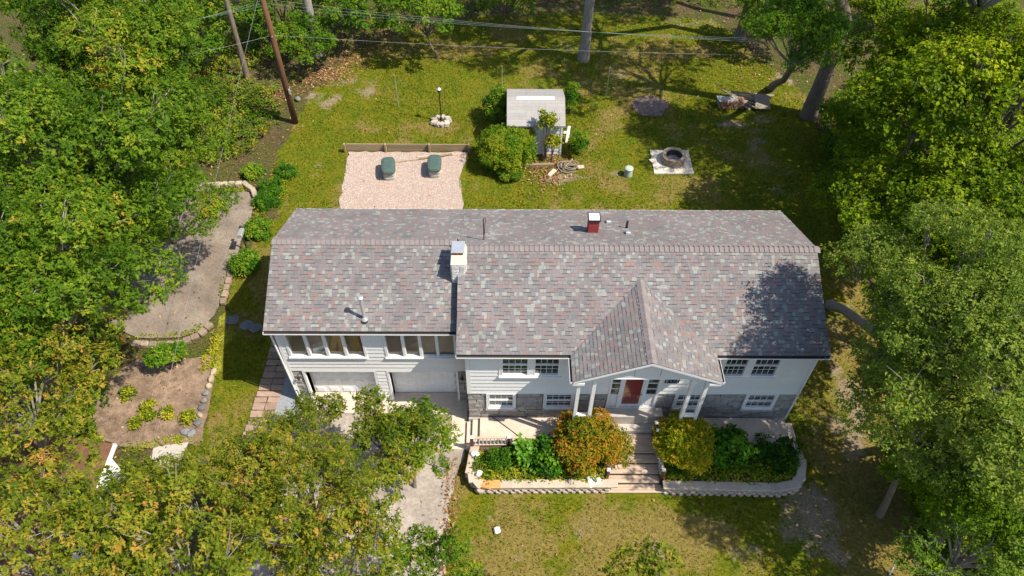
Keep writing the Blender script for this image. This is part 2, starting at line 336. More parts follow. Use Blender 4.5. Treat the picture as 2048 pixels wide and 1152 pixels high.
sheet('driveway',wob([(-8.5,1.0),(-1.5,1.0),(-1.55,-1.2),(-1.9,-2.4),(-2.15,-3.4),(-2.15,-5.3),(-2.2,-12),(-9.5,-12),(-9.2,-4),(-8.6,-1)],.07,.35,5),M_DRIVE,.035)
sheet('garage_apron',[(-8.0,1.34),(-1.6,1.34),(-1.6,.35),(-8.0,.4)],M_CONC,.055)
sheet('mulch_bed',wob(gpoly([(270,720),(420,712),(428,760),(412,850),(405,890),(300,900),(190,880),(190,780)]),.12,.5,8),M_MULCH,.035)
sheet('gravel_pad',wob([(-8.45,15.9),(-2.1,15.9),(-2.2,14.8),(-2.5,13.8),(-2.2,12.5),(-2.05,9.6),(-8.4,9.6),(-8.3,11.4)],.08,.3,9),M_PINKG,.035)
sheet('slab_path',gpoly([(308,895),(378,885),(352,945),(300,940)]),M_CONC2,.04)
sheet('gravel_strip',[(-9.15,4.5),(-8.6,4.5),(-8.6,.2),(-9.5,-.2),(-9.35,1.5)],M_BLUEG,.035)
def scatter_pebbles():
    # individual pebbles lying on the gravel pad
    n=15000; x=rng.uniform(-8.6,-1.9,n); y=rng.uniform(10,15.85,n)
    k=pip(x,y,[(-8.45,15.9),(-2.1,15.9),(-2.4,14.0),(-2.05,10),(-8.3,10)]); x=x[k]; y=y[k]; n=len(x)
    oct_=np.array([(1,0,0),(0,1,0),(-1,0,0),(0,-1,0),(0,0,1)],float); fc=np.array([(0,1,4),(1,2,4),(2,3,4),(3,0,4)])
    r=rng.uniform(.014,.034,n); a=rng.uniform(0,6.3,n); e=rng.uniform(.6,1.4,n)
    vx=oct_[None]*r[:,None,None]; vx[:,:,0]*=e[:,None]; vx[:,:,2]*=.7
    c,s=np.cos(a)[:,None],np.sin(a)[:,None]; X=vx[:,:,0]*c-vx[:,:,1]*s+x[:,None]; Y=vx[:,:,0]*s+vx[:,:,1]*c+y[:,None]; Zz=vx[:,:,2]+.037
    V=np.stack([X,Y,Zz],-1).reshape(-1,3); FL=(fc[None]+np.arange(n)[:,None,None]*5).reshape(-1)
    ms=[pm('pebble_pink',(.50,.385,.325),(.41,.315,.265),20,.85),pm('pebble_cream',(.58,.51,.44),(.49,.43,.38),20,.85),pm('pebble_grey',(.42,.38,.36),(.34,.31,.3),20,.85),pm('pebble_rust',(.50,.30,.21),(.42,.26,.2),20,.85)]
    mi=np.repeat(rng.choice(4,n,p=[.42,.33,.12,.13]),4)
    tag(add('gravel',meshobj('gravel',V,FL,3,ms,mi=mi)),'loose pinkish pebbles covering the square pad behind the house','gravel',kind='stuff')
scatter_pebbles()
# stepping pavers along the garage side
def path_pavers():
    root=thing('paver_path','brown paver path running beside the garage wing wall','path')
    rs=random.Random(5); bl=[unit_block('paver',M_PATH,s,.03,.04) for s in range(3)]
    y=5.0
    while y>-2.2:
        t=(5-y)/7.2; x0=-9.55-.55*t; d=rs.uniform(.28,.36)
        for k in range(2 if y>1 else 2):
            add('paver',rs.choice(bl),root,(x0-.27+k*.5+rs.uniform(-.02,.02),y,H(x0,y)+.02+rs.uniform(0,.012)),(0,0,rs.uniform(-.06,.06)),(.48,d-.03,.08))
        y-=d
    return root
path_pavers()
for (px,py,l) in [(465,640,'flat grey stepping stone nearest the asphalt court'),(492,650,'flat grey stepping stone in the middle of the row beside the house'),(510,655,'flat grey stepping stone nearest the house wall')]:
    p=onground(px,py); rs=random.Random(px); mb=MB(); pol=[(p.x+.34*math.cos(t)*rs.uniform(.8,1.1),p.y+.27*math.sin(t)*rs.uniform(.8,1.1)) for t in np.linspace(0,6.28,9)[:-1]]
    mb.prism(pol,p.z-.02,p.z+.035); tag(mb.build('stepping_stone',pm('slate_slab',(.17,.18,.19),(.11,.115,.12),5,.8,.4,40),bevel=.01),l,'stepping stone','stepping stones on the shaded strip')
# ================================================================= HOUSE
house=thing('house','white two-level house with a mottled red and grey shingle roof','house',(0,0,0))
XL,XM,XR,YF,YW,YB,ZE,ZM,ZW=-8.795,-1.766,11.526,-.218,.803,7.2,4.035,5.65,5.43
YM,YR=(YF+YB)/2,(YW+YB)/2; XWL,XWR,XWM=-8.559,11.291,-1.484; YWG=1.02
SL=(ZM-ZE)/(YM-YF); PA=math.atan(SL); ZSOF=3.86; ZST=1.2; ZB=-1.25
PX0,PX1,PY=2.31,7.47,-1.37; PXM=(PX0+PX1)/2; PZM=ZE+SL*(PX1-PXM); PYB=YF+(PZM-ZE)/SL
def zmain(x,y): return ZE+SL*(y-YF)
def zporch(x,y): return PZM-SL*abs(x-PXM)
def zwing(x,y): return ZE+(ZW-ZE)/(YR-YW)*(y-YW)
def zback(x,y): return ZE+(ZM-ZE)/(YB-YM)*(YB-y)
# walls -------------------------------------------------------------
mainwall=MB(); mainwall.box(XWM+.02,XWR-.02,.10,YB-.25,ZB,ZSOF)
mainwall.prism([(.12,ZSOF-.01),(YB-.27,ZSOF-.01),(YM,ZM-.2)],XWR-.14,XWR-.03,'x'); mainwall.prism([(.12,ZSOF-.01),(YB-.27,ZSOF-.01),(YM,ZM-.2)],XWM+.03,XWM+.14,'x')
mainwall=mainwall.build('wall',[M_MORTAR],house)
WINR=[(-8.26,-5.30,2.14,3.80),(-4.58,-1.87,2.14,3.80)]
GAR=[(-7.93,-5.2),(-4.62,-1.97)]
ww=MB()                                                       # wing wall with real openings
ww.box(XWL+.03,XWM+.01,YWG+.1,YWG+.2,ZST+.0,2.12)
ww.box(XWL+.03,XWM+.01,YWG+.1,YWG+.2,3.80,ZSOF)
for a,b in ((XWL+.03,-8.26),(-5.30,-4.58),(-1.87,XWM+.01)): ww.box(a,b,YWG+.1,YWG+.2,2.12,3.8)
for a,b in ((XWL+.03,GAR[0][0]),(GAR[0][1],GAR[1][0]),(GAR[1][1],XWM+.01)): ww.box(a,b,YWG+.1,YWG+.45,ZB,ZST)
ww.box(XWL+.02,XWL+.14,YWG+.45,YB-.25,ZB,ZSOF); ww.box(XWL+.14,XWM,YB-.4,YB-.25,ZB,ZSOF)
ww.box(XWL+.14,XWM,YWG+.2,YB-.4,1.9,1.98,1)                    # upper floor
ww.box(XWL+.14,XWM,3.2,3.3,1.98,ZSOF-.05,1)                    # room's back wall
ww.prism([(YWG+.2,ZSOF-.01),(YB-.27,ZSOF-.01),(YR,ZW-.2)],XWL+.03,XWL+.14,'x')
ww.box(XWL+.14,XWM,YWG+.2,3.2,ZSOF-.12,ZSOF-.07,1); ww.box(XWL+.141,XWL+.16,YWG+.2,3.2,1.98,ZSOF-.12,1)
wingwall=ww.build('wall',[M_MORTAR,pm('room_tan',(.80,.66,.47),(.66,.53,.36),1.2,.7)],house)
def boards(parent,x0,x1,y,z0,z1,holes,n=None,mat=M_SIDING,off=0):
    """horizontal lap siding boards, split round the openings"""
    n=n or max(1,round((z1-z0)/.243)); h=(z1-z0)/n
    for k in range(n):
        a=z0+k*h; b=a+h; segs=[(x0,x1)]
        for hx0,hx1,hz0,hz1 in holes:
            if hz0<b-.04 and hz1>a+.04:
                ns=[]
                for s0,s1 in segs:
                    if hx1<=s0 or hx0>=s1: ns.append((s0,s1)); continue
                    if hx0-s0>.03: ns.append((s0,hx0))
                    if s1-hx1>.03: ns.append((hx1,s1))
                segs=ns
        for s0,s1 in segs:
            mb=MB(); mb.hexa([(s0,y-.036,a),(s1,y-.036,a),(s1,y+.1-.004,a),(s0,y+.1-.004,a),(s0,y-.001,b+.012),(s1,y-.001,b+.012),(s1,y+.1-.004,b+.012),(s0,y+.1-.004,b+.012)])
            mb.build('siding_board',mat,parent)
UW=[(-.26,2.07,2.38,3.84),(7.87,10.10,2.36,3.84)]               # upper window pairs: outer trim
LW=[(-.76,.40,.17,1.195),(1.46,2.66,.17,1.195),(6.55,7.72,.17,1.195),(9.29,10.55,.17,1.195)]
DOOR=(3.93,5.86,.30,2.42)
boards(mainwall,XWM+.16,XWR-.12,0,ZST,ZSOF-.02,UW+[DOOR])
boards(wingwall,XWL+.14,XWM-.0,YWG,ZST+.02,ZSOF-.02,WINR)
boards(wingwall,GAR[0][1]+.1,GAR[1][0]-.1,YWG,-.95,ZST+.01,[],n=9)
for i,(x0,x1,y) in enumerate([(XWM,XWM+.155,0),(XWR-.115,XWR,0),(XWL,XWL+.135,YWG)]):
    MB().box(x0,x1,y-.035,y+.12,ZST-.02 if i<2 else -.95,ZSOF-.02).build('corner_trim',M_WHITE,mainwall if i<2 else wingwall,bevel=.006)
for i,(x,y0) in enumerate([(XWR-.0,.0),(XWL,YWG)]):            # gable-end siding
    for k in range(10 if i==0 else 20):
        z=(ZST if i==0 else -.95)+k*.263
        if z+.25>ZSOF: break
        s=1 if i==0 else -1; MB().box(*( (x-.02,x+.012) if i==0 else (x-.012,x+.02)),y0+.13,YB-.25,z,z+.258).build('siding_board',M_SIDING,mainwall if i==0 else wingwall)
# stone veneer ------------------------------------------------------
STB=[unit_block('stone',M_STONE,40+s,.045,.07) for s in range(6)]
def stones(parent,x0,x1,y,z0,z1,holes,rs,hmin=.12,hmax=.2,blocks=STB,wmin=.28,wmax=.62):
    z=z0; cnt=0
    while z<z1-.05:
        h=min(rs.uniform(hmin,hmax),z1-z)
        if z1-z-h<.07: h=z1-z
        x=x0-rs.uniform(0,.2)
        while x<x1:
            wd=rs.uniform(wmin,wmax)
            if x1-x-wd<.1: wd=x1-x
            segs=[(max(x,x0),min(x+wd,x1))]
            for a,b,c,d in holes:
                if c<z+h-.03 and d>z+.03:
                    ns=[]
                    for s0,s1 in segs:
                        if b<=s0 or a>=s1: ns.append((s0,s1)); continue
                        if a-s0>.05: ns.append((s0,a))
                        if s1-b>.05: ns.append((b,s1))
                    segs=ns
            for s0,s1 in segs:
                d=rs.uniform(.10,.135)
                add('stone',rs.choice(blocks),parent,((s0+s1)/2,y+.1-d/2+.012,z+h/2),(0,0,0),(s1-s0-.012,d,h-.012)); cnt+=1
            x+=wd
        z+=h
    return cnt
rs=random.Random(7)
stones(mainwall,XWM+.02,XWR-.02,.0,-.62,ZST-.01,[(a-.02,b+.02,c-.13,d) for a,b,c,d in LW]+[DOOR],rs)
stones(wingwall,XWL+.04,GAR[0][0]-.09,YWG,-1.0,ZST,[],rs,wmin=.3,wmax=.7)
stones(wingwall,GAR[1][1]+.09,XWM+.02,YWG,-1.0,ZST,[],rs,wmin=.25,wmax=.5)
for a,b,c,d in LW: MB().box(a-.03,b+.03,-.1,.1,c-.13,c-.01).build('window_ledge',M_CONC2,mainwall,bevel=.012)
MB().box(XWM+.0,XWR,-.06,.1,-1.1,-.63).build('foundation',M_CONC2,mainwall)
# windows -----------------------------------------------------------
def bars(rects,y0,y1):
    mb=MB()
    for a,b,c,d in rects: mb.box(a,b,y0,y1,c,d)
    return mb
def dh_window(x0,x1,z0,z1,y,label=None):
    """double-hung window: frame, sill, two sashes of 4 x 2 panes with white muntins"""
    root=thing('window',None,None); root.parent=house
    t=.055
    bars([(x0,x0+t,z0,z1),(x1-t,x1,z0,z1),(x0+t,x1-t,z1-t,z1),(x0+t,x1-t,z0,z0+t)],y-.05,y+.09).build('frame',M_WHITE,root)
    MB().box(x0-.03,x1+.03,y-.10,y+.02,z0-.05,z0-.002).build('sill',M_WHITE,root,bevel=.006)
    zm=(z0+z1)/2; bars([(x0+t,x1-t,zm-.03,zm+.03)],y-.035,y+.07).build('sash_rail',M_WHITE,root)
    cw=(x1-x0-2*t)/4
    for s,(a,b) in enumerate(((z0+t,zm-.03),(zm+.03,z1-t))):
        yy=y+.045-.02*s; hh=(b-a)/2
        mu=bars([(x0+t+cw*i-.009,x0+t+cw*i+.009,a,b) for i in (1,2,3)],yy-.012,yy-.001); mu.v+=[]; 
        for i in range(4): mu.box(x0+t+cw*i+.0095,x0+t+cw*(i+1)-.0095,yy-.012,yy-.001,a+hh-.009,a+hh+.009)
        mu.build('muntin_grid',M_WHITE,root)
        for i in range(4):
            for j in range(2): MB().box(x0+t+cw*i+.002,x0+t+cw*(i+1)-.002,yy,yy+.006,a+hh*j+.002,a+hh*(j+1)-.002).build('pane',M_GLASSD,root)
    return root
def pair(x0,x1,z0,z1,mid):
    b=MB()
    for a,c,d,e in ((x0,x0+.09,z0,z1),(x1-.09,x1,z0,z1),(mid-.09,mid+.09,z0,z1)): b.box(a,c,-.045,.1,d,e)
    b.box(x0,x1,-.11,-.045,z0-.02,z0+.055); b.build('window_trim',M_WHITE,mainwall)
    dh_window(x0+.092,mid-.092,z0+.06,z1-.03,0); dh_window(mid+.092,x1-.092,z0+.06,z1-.03,0)
pair(*UW[0],.93); pair(*UW[1],8.935)
for a,b,c,d in LW:
    MB().box(a,a+.075,-.05,.1,c,d).build('window_trim',M_WHITE,mainwall); MB().box(b-.075,b,-.05,.1,c,d).build('window_trim',M_WHITE,mainwall)
    dh_window(a+.077,b-.077,c+.05,d-.0,0)
for (a,b,c,d) in WINR:                                           # garage wing's wide picture windows
    root=thing('window',None,None); root.parent=house
    t=.085; y=YWG
    bars([(a,a+t,c,d),(b-t,b,c,d),(a+t,b-t,d-t,d)],y-.05,y+.12).build('frame',M_WHITE,root)
    MB().box(a-.03,b+.03,y-.1,y+.12,c-.04,c+.035).build('sill',M_WHITE,root,bevel=.006)
    cw=(b-a-2*t)/4
    for i in (1,2,3): MB().box(a+t+cw*i-.06,a+t+cw*i+.06,y-.035,y+.1,c+.036,d-t-.001).build('mullion',M_WHITE,root,bevel=.01)
    for i in range(4): MB().box(a+t+cw*i+.062*(i>0),a+t+cw*(i+1)-.062*(i<3),y+.06,y+.066,c+.036,d-t-.001).build('pane',M_GLASS,root)
# things seen through the left picture window
def lumber(x,y,z,l,w_,t,rx,ry,rz,lab,mat):
    mb=MB(); mb.box(-w_/2,w_/2,-t/2,t/2,0,l); mb.box(-w_/2+.004,w_/2-.004,-t/2-.003,t/2+.003,l*.02,l*.98)
    o=mb.build('board',mat); o.location=(x,y,z); o.rotation_euler=(rx,ry,rz); tag(o,lab,'board','boards stored in the garage wing')
M_PINE=pm('yellow_pine',(.78,.48,.15),(.62,.36,.10),5,.6,stretch=(3,3,.3))
lumber(-6.72,1.30,1.985,1.35,.24,.04,R_(-38),R_(14),0,'wide yellow board leaning behind the third pane of the left picture window',M_PINE)
lumber(-6.38,1.29,1.985,1.3,.16,.04,R_(-36),R_(-4),0,'narrow yellow board leaning beside the wide one behind the left picture window',M_PINE)
lumber(-5.75,1.34,1.985,1.1,.45,.05,R_(-50),R_(-30),0,'tan sheet slanting behind the fourth pane of the left picture window',M_PINE)
bx=thing('storage_carton','white open carton behind the second pane of the left picture window','carton',(-7.25,1.42,1.985),.4)
MB().box(-.2,.2,-.15,.15,0,.3).build('carton_body',M_WHITE,bx); MB().box(-.22,.22,-.16,-.15,.22,.42).build('flap',M_WHITE,bx)
# front door --------------------------------------------------------
dx=thing('front_door',None,None); dx.parent=house
a,b,c,d=DOOR
bars([(a,a+.09,c,d),(b-.09,b,c,d),(a+.09,b-.09,d-.09,d),(4.33,4.45,c,d-.09),(5.26,5.38,c,d-.09)],-.05,.1).build('door_frame',M_WHITE,dx)
MB().box(a-.02,b+.02,-.12,.08,c-.04,c).build('threshold',M_METAL,dx)
for s0,s1 in ((a+.09,4.33),(5.38,b-.09)):
    sl_=MB().box(s0,s1,0,.05,c,1.12).build('sidelight',M_WHITE,dx)
    MB().box(s0+.07,s1-.07,-.012,.0,c+.12,1.0).build('raised_panel',M_WHITE,sl_,bevel=.004)
    for k in range(3):
        z=1.14+k*.39; MB().box(s0+.03,s1-.03,.02,.03,z,z+.35).build('pane',M_GLASSD,sl_); MB().box(s0,s1,-.01,.045,z+.35,z+.39).build('glazing_bar',M_WHITE,sl_)
leaf=MB().box(4.45,5.26,.03,.07,c+.01,d-.1).build('door_leaf',M_REDGLASS,dx)
bars([(4.452,4.52,c+.02,d-.11),(5.19,5.258,c+.02,d-.11),(4.52,5.19,c+.02,c+.11)],-.02,.025).build('storm_frame',M_WHITE,leaf)
MB().box(4.52,5.19,.0,.006,c+.11,d-.11).build('storm_glass',M_GLASS,leaf)
MB().tube([(5.2,-.02,1.28),(5.2,-.07,1.28),(5.2,-.07,1.14),(5.2,-.02,1.14)],.012).build('handle',M_BLACK,leaf)
for k,ch in enumerate('12321'):
    fc=bpy.data.curves.new('digit','FONT'); fc.body=ch; fc.size=.30; fc.extrude=.012; fc.offset=.008
    to=bpy.data.objects.new('digit',fc); COL.objects.link(to); dg=bpy.context.evaluated_depsgraph_get(); me=bpy.data.meshes.new_from_object(to.evaluated_get(dg)); bpy.data.objects.remove(to)
    me.materials.clear(); me.materials.append(M_BLACK); add('house_number_digit',me,house,(5.93+.122*k,-.045,2.0),(R_(90),0,0))
# stoop
MB().box(3.55,6.15,-.48,-.062,-.5,.265).build('stoop',M_CONC2,house,bevel=.015)
MB().box(3.75,6.3,-.80,-.483,-.5,-.25).build('stoop_step',M_CONC2,house,bevel=.015)
# garage doors ------------------------------------------------------
for gx0,gx1 in GAR:
    root=thing('garage_door',None,None); root.parent=house
    y=YWG+.36; z0,z1=-.93,ZST
    MB().box(gx0+.005,gx1-.005,y+.02,y+.08,z0,z1-.0).build('door_slab',M_WHITE,root)
    rows,cols=4,5; ph=(z1-z0)/rows; pw=(gx1-gx0)/cols
    for r in range(rows):
        MB().box(gx0+.008,gx1-.008,y-.004,y+.02,z0+r*ph+.006,z0+(r+1)*ph-.006).build('door_section',M_WHITE,root,bevel=.004)
        for k in range(cols):
            x=gx0+k*pw; mb=MB(); zz=z0+r*ph
            mb.hexa([(x+.07,y-.004,zz+.10),(x+pw-.07,y-.004,zz+.10),(x+pw-.07,y-.004,zz+ph-.10),(x+.07,y-.004,zz+ph-.10),(x+.12,y-.030,zz+.15),(x+pw-.12,y-.030,zz+.15),(x+pw-.12,y-.030,zz+ph-.15),(x+.12,y-.030,zz+ph-.15)])
            mb.build('panel',M_WHITE,root)
    MB().box(gx0-.085,gx0,YWG-.04,y+.1,-.95,ZST+.01).box(gx1,gx1+.085,YWG-.04,y+.1,-.95,ZST+.01).box(gx0,gx1,YWG-.04,y+.1,ZST-.06,ZST+.01).build('casing',M_WHITE,root)
MB().box(-8.0,-1.75,YWG+.30,YWG+.6,-1.05,-.925).build('garage_sill',M_CONC,house)
for x in (-8.18,-1.73):
    root=thing('wall_lantern',None,None); root.parent=house
    MB().tube([(x,YWG+.02,.95),(x,YWG-.1,1.02),(x,YWG-.16,.98)],.012).build('arm',M_BLACK,root)
    MB().lathe([(.03,0),(.07,.16),(.02,.22),(.01,.25)],(x,YWG-.16,.74),8).build('lantern_body',M_BLACK,root)
# roofs -------------------------------------------------------------
def roofslab(y0,yr,y1,zr,x0,x1,th=.13):
    return MB().prism([(y0,ZE),(yr,zr),(y1,ZE),(y1,ZE-th),(yr,zr-th-.02),(y0,ZE-th)],x0,x1,'x')
rmain=roofslab(YF,YM,YB,ZM,XM,XR).build('roof',M_DECKD,house)
rwing=roofslab(YW,YR,YB,ZW,XL,XM-.002).build('roof',M_DECKD,house)
pr=MB()
pr.prism([(PX0,ZE),(PXM,PZM),(PX1,ZE),(PX1,ZE-.12),(PXM,PZM-.14),(PX0,ZE-.12)],PY,YF+.0,'y')
pr.hexa([(PX0,YF,ZE-.05),(PXM,YF,ZE-.05),(PXM,PYB,PZM-.03),(PX0,YF+.01,ZE-.05),(PX0,YF,ZE),(PXM,YF,PZM),(PXM,PYB,PZM),(PX0,YF+.01,ZE)])
pr.hexa([(PX1,YF,ZE-.05),(PX1,YF+.01,ZE-.05),(PXM,PYB,PZM-.03),(PXM,YF,ZE-.05),(PX1,YF,ZE),(PX1,YF+.01,ZE),(PXM,PYB,PZM),(PXM,YF,PZM)])
rporch=pr.build('porch_roof',M_DECKD,house)
MB().box(XM+.05,XR-.05,YF+.012,.1,ZSOF-.02,ZE-.135).box(XL+.05,XM,YW+.012,YWG+.1,ZSOF-.02,ZE-.135).build('soffit',M_WHITE,house)
# rake boards
for x0,x1,yr,zr,y0 in ((XR-.03,XR+.004,YM,ZM,YF),(XL-.004,XL+.03,YR,ZW,YW)):
    MB().prism([(y0+.01,ZE-.135),(yr,zr-.155),(YB-.01,ZE-.135),(YB-.01,ZE-.27),(yr,zr-.29),(y0+.01,ZE-.27)],x0,x1,'x').build('rake_board',M_WHITE,house)
def gutter(x0,x1,y,s=-1):
    g=MB(); ya,yb=(y-.095,y-.002) if s<0 else (y+.002,y+.095)
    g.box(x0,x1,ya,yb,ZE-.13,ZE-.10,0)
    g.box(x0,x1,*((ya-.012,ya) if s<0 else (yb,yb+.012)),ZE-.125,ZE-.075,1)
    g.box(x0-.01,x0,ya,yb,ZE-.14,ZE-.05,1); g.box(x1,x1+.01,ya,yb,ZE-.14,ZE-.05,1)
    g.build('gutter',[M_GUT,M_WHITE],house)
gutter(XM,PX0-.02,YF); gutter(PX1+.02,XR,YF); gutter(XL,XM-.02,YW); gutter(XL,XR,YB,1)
for x,s in ((PX0,-1),(PX1,1)):
    xa,xb=(x-.09,x-.002) if s<0 else (x+.002,x+.09)
    g=MB().box(xa,xb,PY+.02,YF-.13,ZE-.13,ZE-.10,0); g.box(*((xa-.012,xa) if s<0 else (xb,xb+.012)),PY+.02,YF-.13,ZE-.14,ZE-.03,1); g.box(xa,xb,PY+.008,PY+.02,ZE-.14,ZE-.03,1)
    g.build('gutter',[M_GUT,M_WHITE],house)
MB().tube([(XL+.1,YW-.05,ZE-.12),(XL+.13,YWG-.06,ZE-.4),(XWL+.06,YWG-.07,-.9),(XWL+.02,YWG-.3,-.95)],.04,6).build('downspout',M_WHITE,house)
MB().tube([(XWR-.02,-.12,ZE-.14),(XWR-.04,-.07,ZE-.5),(XWR-.04,-.07,-.5)],.04,6).build('downspout',M_WHITE,house)
# porch gable, beam and posts
gb=MB().prism([(PX0+.12,ZE-.12),(PXM,PZM-.15),(PX1-.12,ZE-.12)],-1.13,-1.07,'y'); gb=gb.build('gable',M_SIDING,house)
for x in (PXM-.45,PXM+.45): MB().box(x-.006,x+.006,-1.136,-1.13,ZE-.02,ZE+.62).build('gable_seam',M_MORTAR,gb)
MB().box(PX0+.1,PX1-.1,-1.15,-1.0,ZE-.175,ZE-.122).build('gable_beam',M_WHITE,house,bevel=.008)
MB().box(PX0+.1,PX1-.1,-.997,-.03,ZE-.17,ZE-.125).build('porch_ceiling',M_WHITE,house)
for s in (-1,1):
    x0=PXM; x1=PX0+.02 if s<0 else PX1-.02
    MB().hexa([(x0,PY-.004,PZM-.14),(x1,PY-.004,ZE-.13),(x1,PY+.03,ZE-.13),(x0,PY+.03,PZM-.14),(x0,PY-.004,PZM-.02),(x1,PY-.004,ZE-.01),(x1,PY+.03,ZE-.01),(x0,PY+.03,PZM-.02)]).build('rake_board',M_WHITE,house)
    bx_=MB().box(*((PX0+.0,PX0+.42) if s<0 else (PX1-.42,PX1)),-1.36,-1.24,ZE-.26,ZE-.131).build('rake_return',M_WHITE,house,bevel=.006)
for x in (2.58,3.13,6.60,7.13): MB().box(x-.065,x+.065,-1.08,-.95,-.5,ZE-.175).build('porch_post',M_WHITE,house,bevel=.008)
for x0,x1 in ((2.645,3.065),(6.665,7.065)): MB().box(x0,x1,-1.10,-.93,1.28,1.33).build('porch_rail',M_WHITE,house)
# shingles ----------------------------------------------------------
EXPO=.145; tabs=[]     # (roofobj, o(Vector), u, v, n, width, colour, thickness, euler)
rs=random.Random(12)
def courses(roof,o,u,v,W,L,eul,cull=None):
    n=u.cross(v).normalized(); k=0; vv=-.012
    while vv<L-.03:
        x=-rs.uniform(0,.15); h=min(EXPO*1.12,L-vv)
        while x<W:
            wd=rs.choice((.09,.11,.13,.13,.15,.18)); a=max(0,x); b=min(W,x+wd)
            if b-a>.025:
                p=o+u*a+v*vv
                if not (cull and cull(p+u*((b-a)/2)+v*(h*.5))):
                    tabs.append((roof,p,u,v,n,b-a-.004,h,rs.choices(range(6),SHW)[0],rs.choice((.009,.013,.018)),eul))
            x+=wd
        vv+=EXPO
UX=Vector((1,0,0)); Lm=math.hypot(YM-YF,ZM-ZE); Lw=math.hypot(YR-YW,ZW-ZE); Lb=math.hypot(YB-YM,ZM-ZE)
vF=Vector((0,YM-YF,ZM-ZE)).normalized(); vW=Vector((0,YR-YW,ZW-ZE)).normalized(); vB=Vector((0,YM-YB,ZM-ZE)).normalized(); vB2=Vector((0,YR-YB,ZW-ZE)).normalized()
courses(rmain,Vector((XM,YF,ZE)),UX,vF,XR-XM,Lm,(PA,0,0),lambda p:zporch(p.x,p.y)>p.z+.05 and p.y<PYB)
courses(rwing,Vector((XL,YW,ZE)),UX,vW,XM-XL,Lw,(math.atan2(vW.z,vW.y),0,0))
courses(rmain,Vector((XR,YB,ZE)),-UX,vB,XR-XM,Lb,(PA,0,math.pi))
courses(rwing,Vector((XM,YB,ZE)),-UX,vB2,XM-XL,math.hypot(YB-YR,ZW-ZE),(math.atan2(vB2.z,-vB2.y),0,math.pi))
Lp=math.hypot(PX1-PXM,PZM-ZE); W_=PYB-PY
courses(rporch,Vector((PX0,PYB,ZE)),Vector((0,-1,0)),Vector((PXM-PX0,0,PZM-ZE)).normalized(),W_,Lp,(PA,0,-math.pi/2),lambda p:zmain(p.x,p.y)>p.z+.03)
courses(rporch,Vector((PX1,PY,ZE)),Vector((0,1,0)),Vector((PXM-PX1,0,PZM-ZE)).normalized(),W_,Lp,(PA,0,math.pi/2),lambda p:zmain(p.x,p.y)>p.z+.03)
def tabverts(w_,h,t): ys=EXPO*.80; zs=t+(.003-t)*ys/h; return [(0,0,.001),(w_,0,.001),(w_,h,.001),(0,h,.001),(0,0,t),(w_,0,t),(w_,h,.003),(0,h,.003),(0,ys,zs),(w_,ys,zs)]
cp=Vector(CP); order=sorted(range(len(tabs)),key=lambda i:(tabs[i][1]-cp).length if tabs[i][1].y<3 else 999)
ind=set(order[:300]); cache={}
TABF=[(4,5,9,8),(0,1,5,4),(1,2,6,5),(3,0,4,7),(8,9,6,7)]
bulk={}
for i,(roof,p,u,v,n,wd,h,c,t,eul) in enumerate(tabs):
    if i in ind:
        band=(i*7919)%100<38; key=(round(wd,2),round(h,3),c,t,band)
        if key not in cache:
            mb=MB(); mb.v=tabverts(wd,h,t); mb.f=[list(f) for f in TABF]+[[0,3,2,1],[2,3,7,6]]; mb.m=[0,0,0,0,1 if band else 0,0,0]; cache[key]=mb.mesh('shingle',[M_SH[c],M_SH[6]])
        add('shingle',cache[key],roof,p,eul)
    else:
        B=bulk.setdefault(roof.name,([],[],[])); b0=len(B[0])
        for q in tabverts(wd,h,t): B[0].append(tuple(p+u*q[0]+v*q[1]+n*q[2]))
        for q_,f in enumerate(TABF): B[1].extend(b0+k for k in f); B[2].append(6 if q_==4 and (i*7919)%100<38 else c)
for rn,(V_,F_,m_) in bulk.items():
    tag(add('shingles',meshobj('shingles',V_,F_,4,M_SH,mi=m_),bpy.data.objects[rn]),kind='stuff')
# ridge caps: bent pieces
def capmesh(sl,w_=.19,l=.235):
    a=math.atan(sl); c,s=math.cos(a)*w_,math.sin(a)*w_; mb=MB()
    for z0,x in ((.05,0),(.012,l)): mb.v+=[(x,-c,-s+z0),(x,0,z0+.012),(x,c,-s+z0),(x,-c,-s+z0-.012),(x,0,z0-.012),(x,c,-s+z0-.012)]
    mb.f=[[0,1,7,6],[1,2,8,7],[6,7,10,9],[7,8,11,10],[0,6,9,3],[2,5,11,8]]; mb.m=[0]*6; return mb.mesh('ridge_cap',M_CAP)
cm=capmesh(SL); cmp_=capmesh(SL,.17,.165)
x=XM+.03
while x<XR-.1: add('ridge_cap',cm,rmain,(x,YM,ZM)); x+=.185
x=XL
while x<XM-.25: add('ridge_cap',cm,rwing,(x,YR,ZW)); x+=.185
y=PYB-.05
while y>PY+.1: add('ridge_cap',cmp_,rporch,(PXM,y,PZM),(0,0,-math.pi/2)); y-=.185
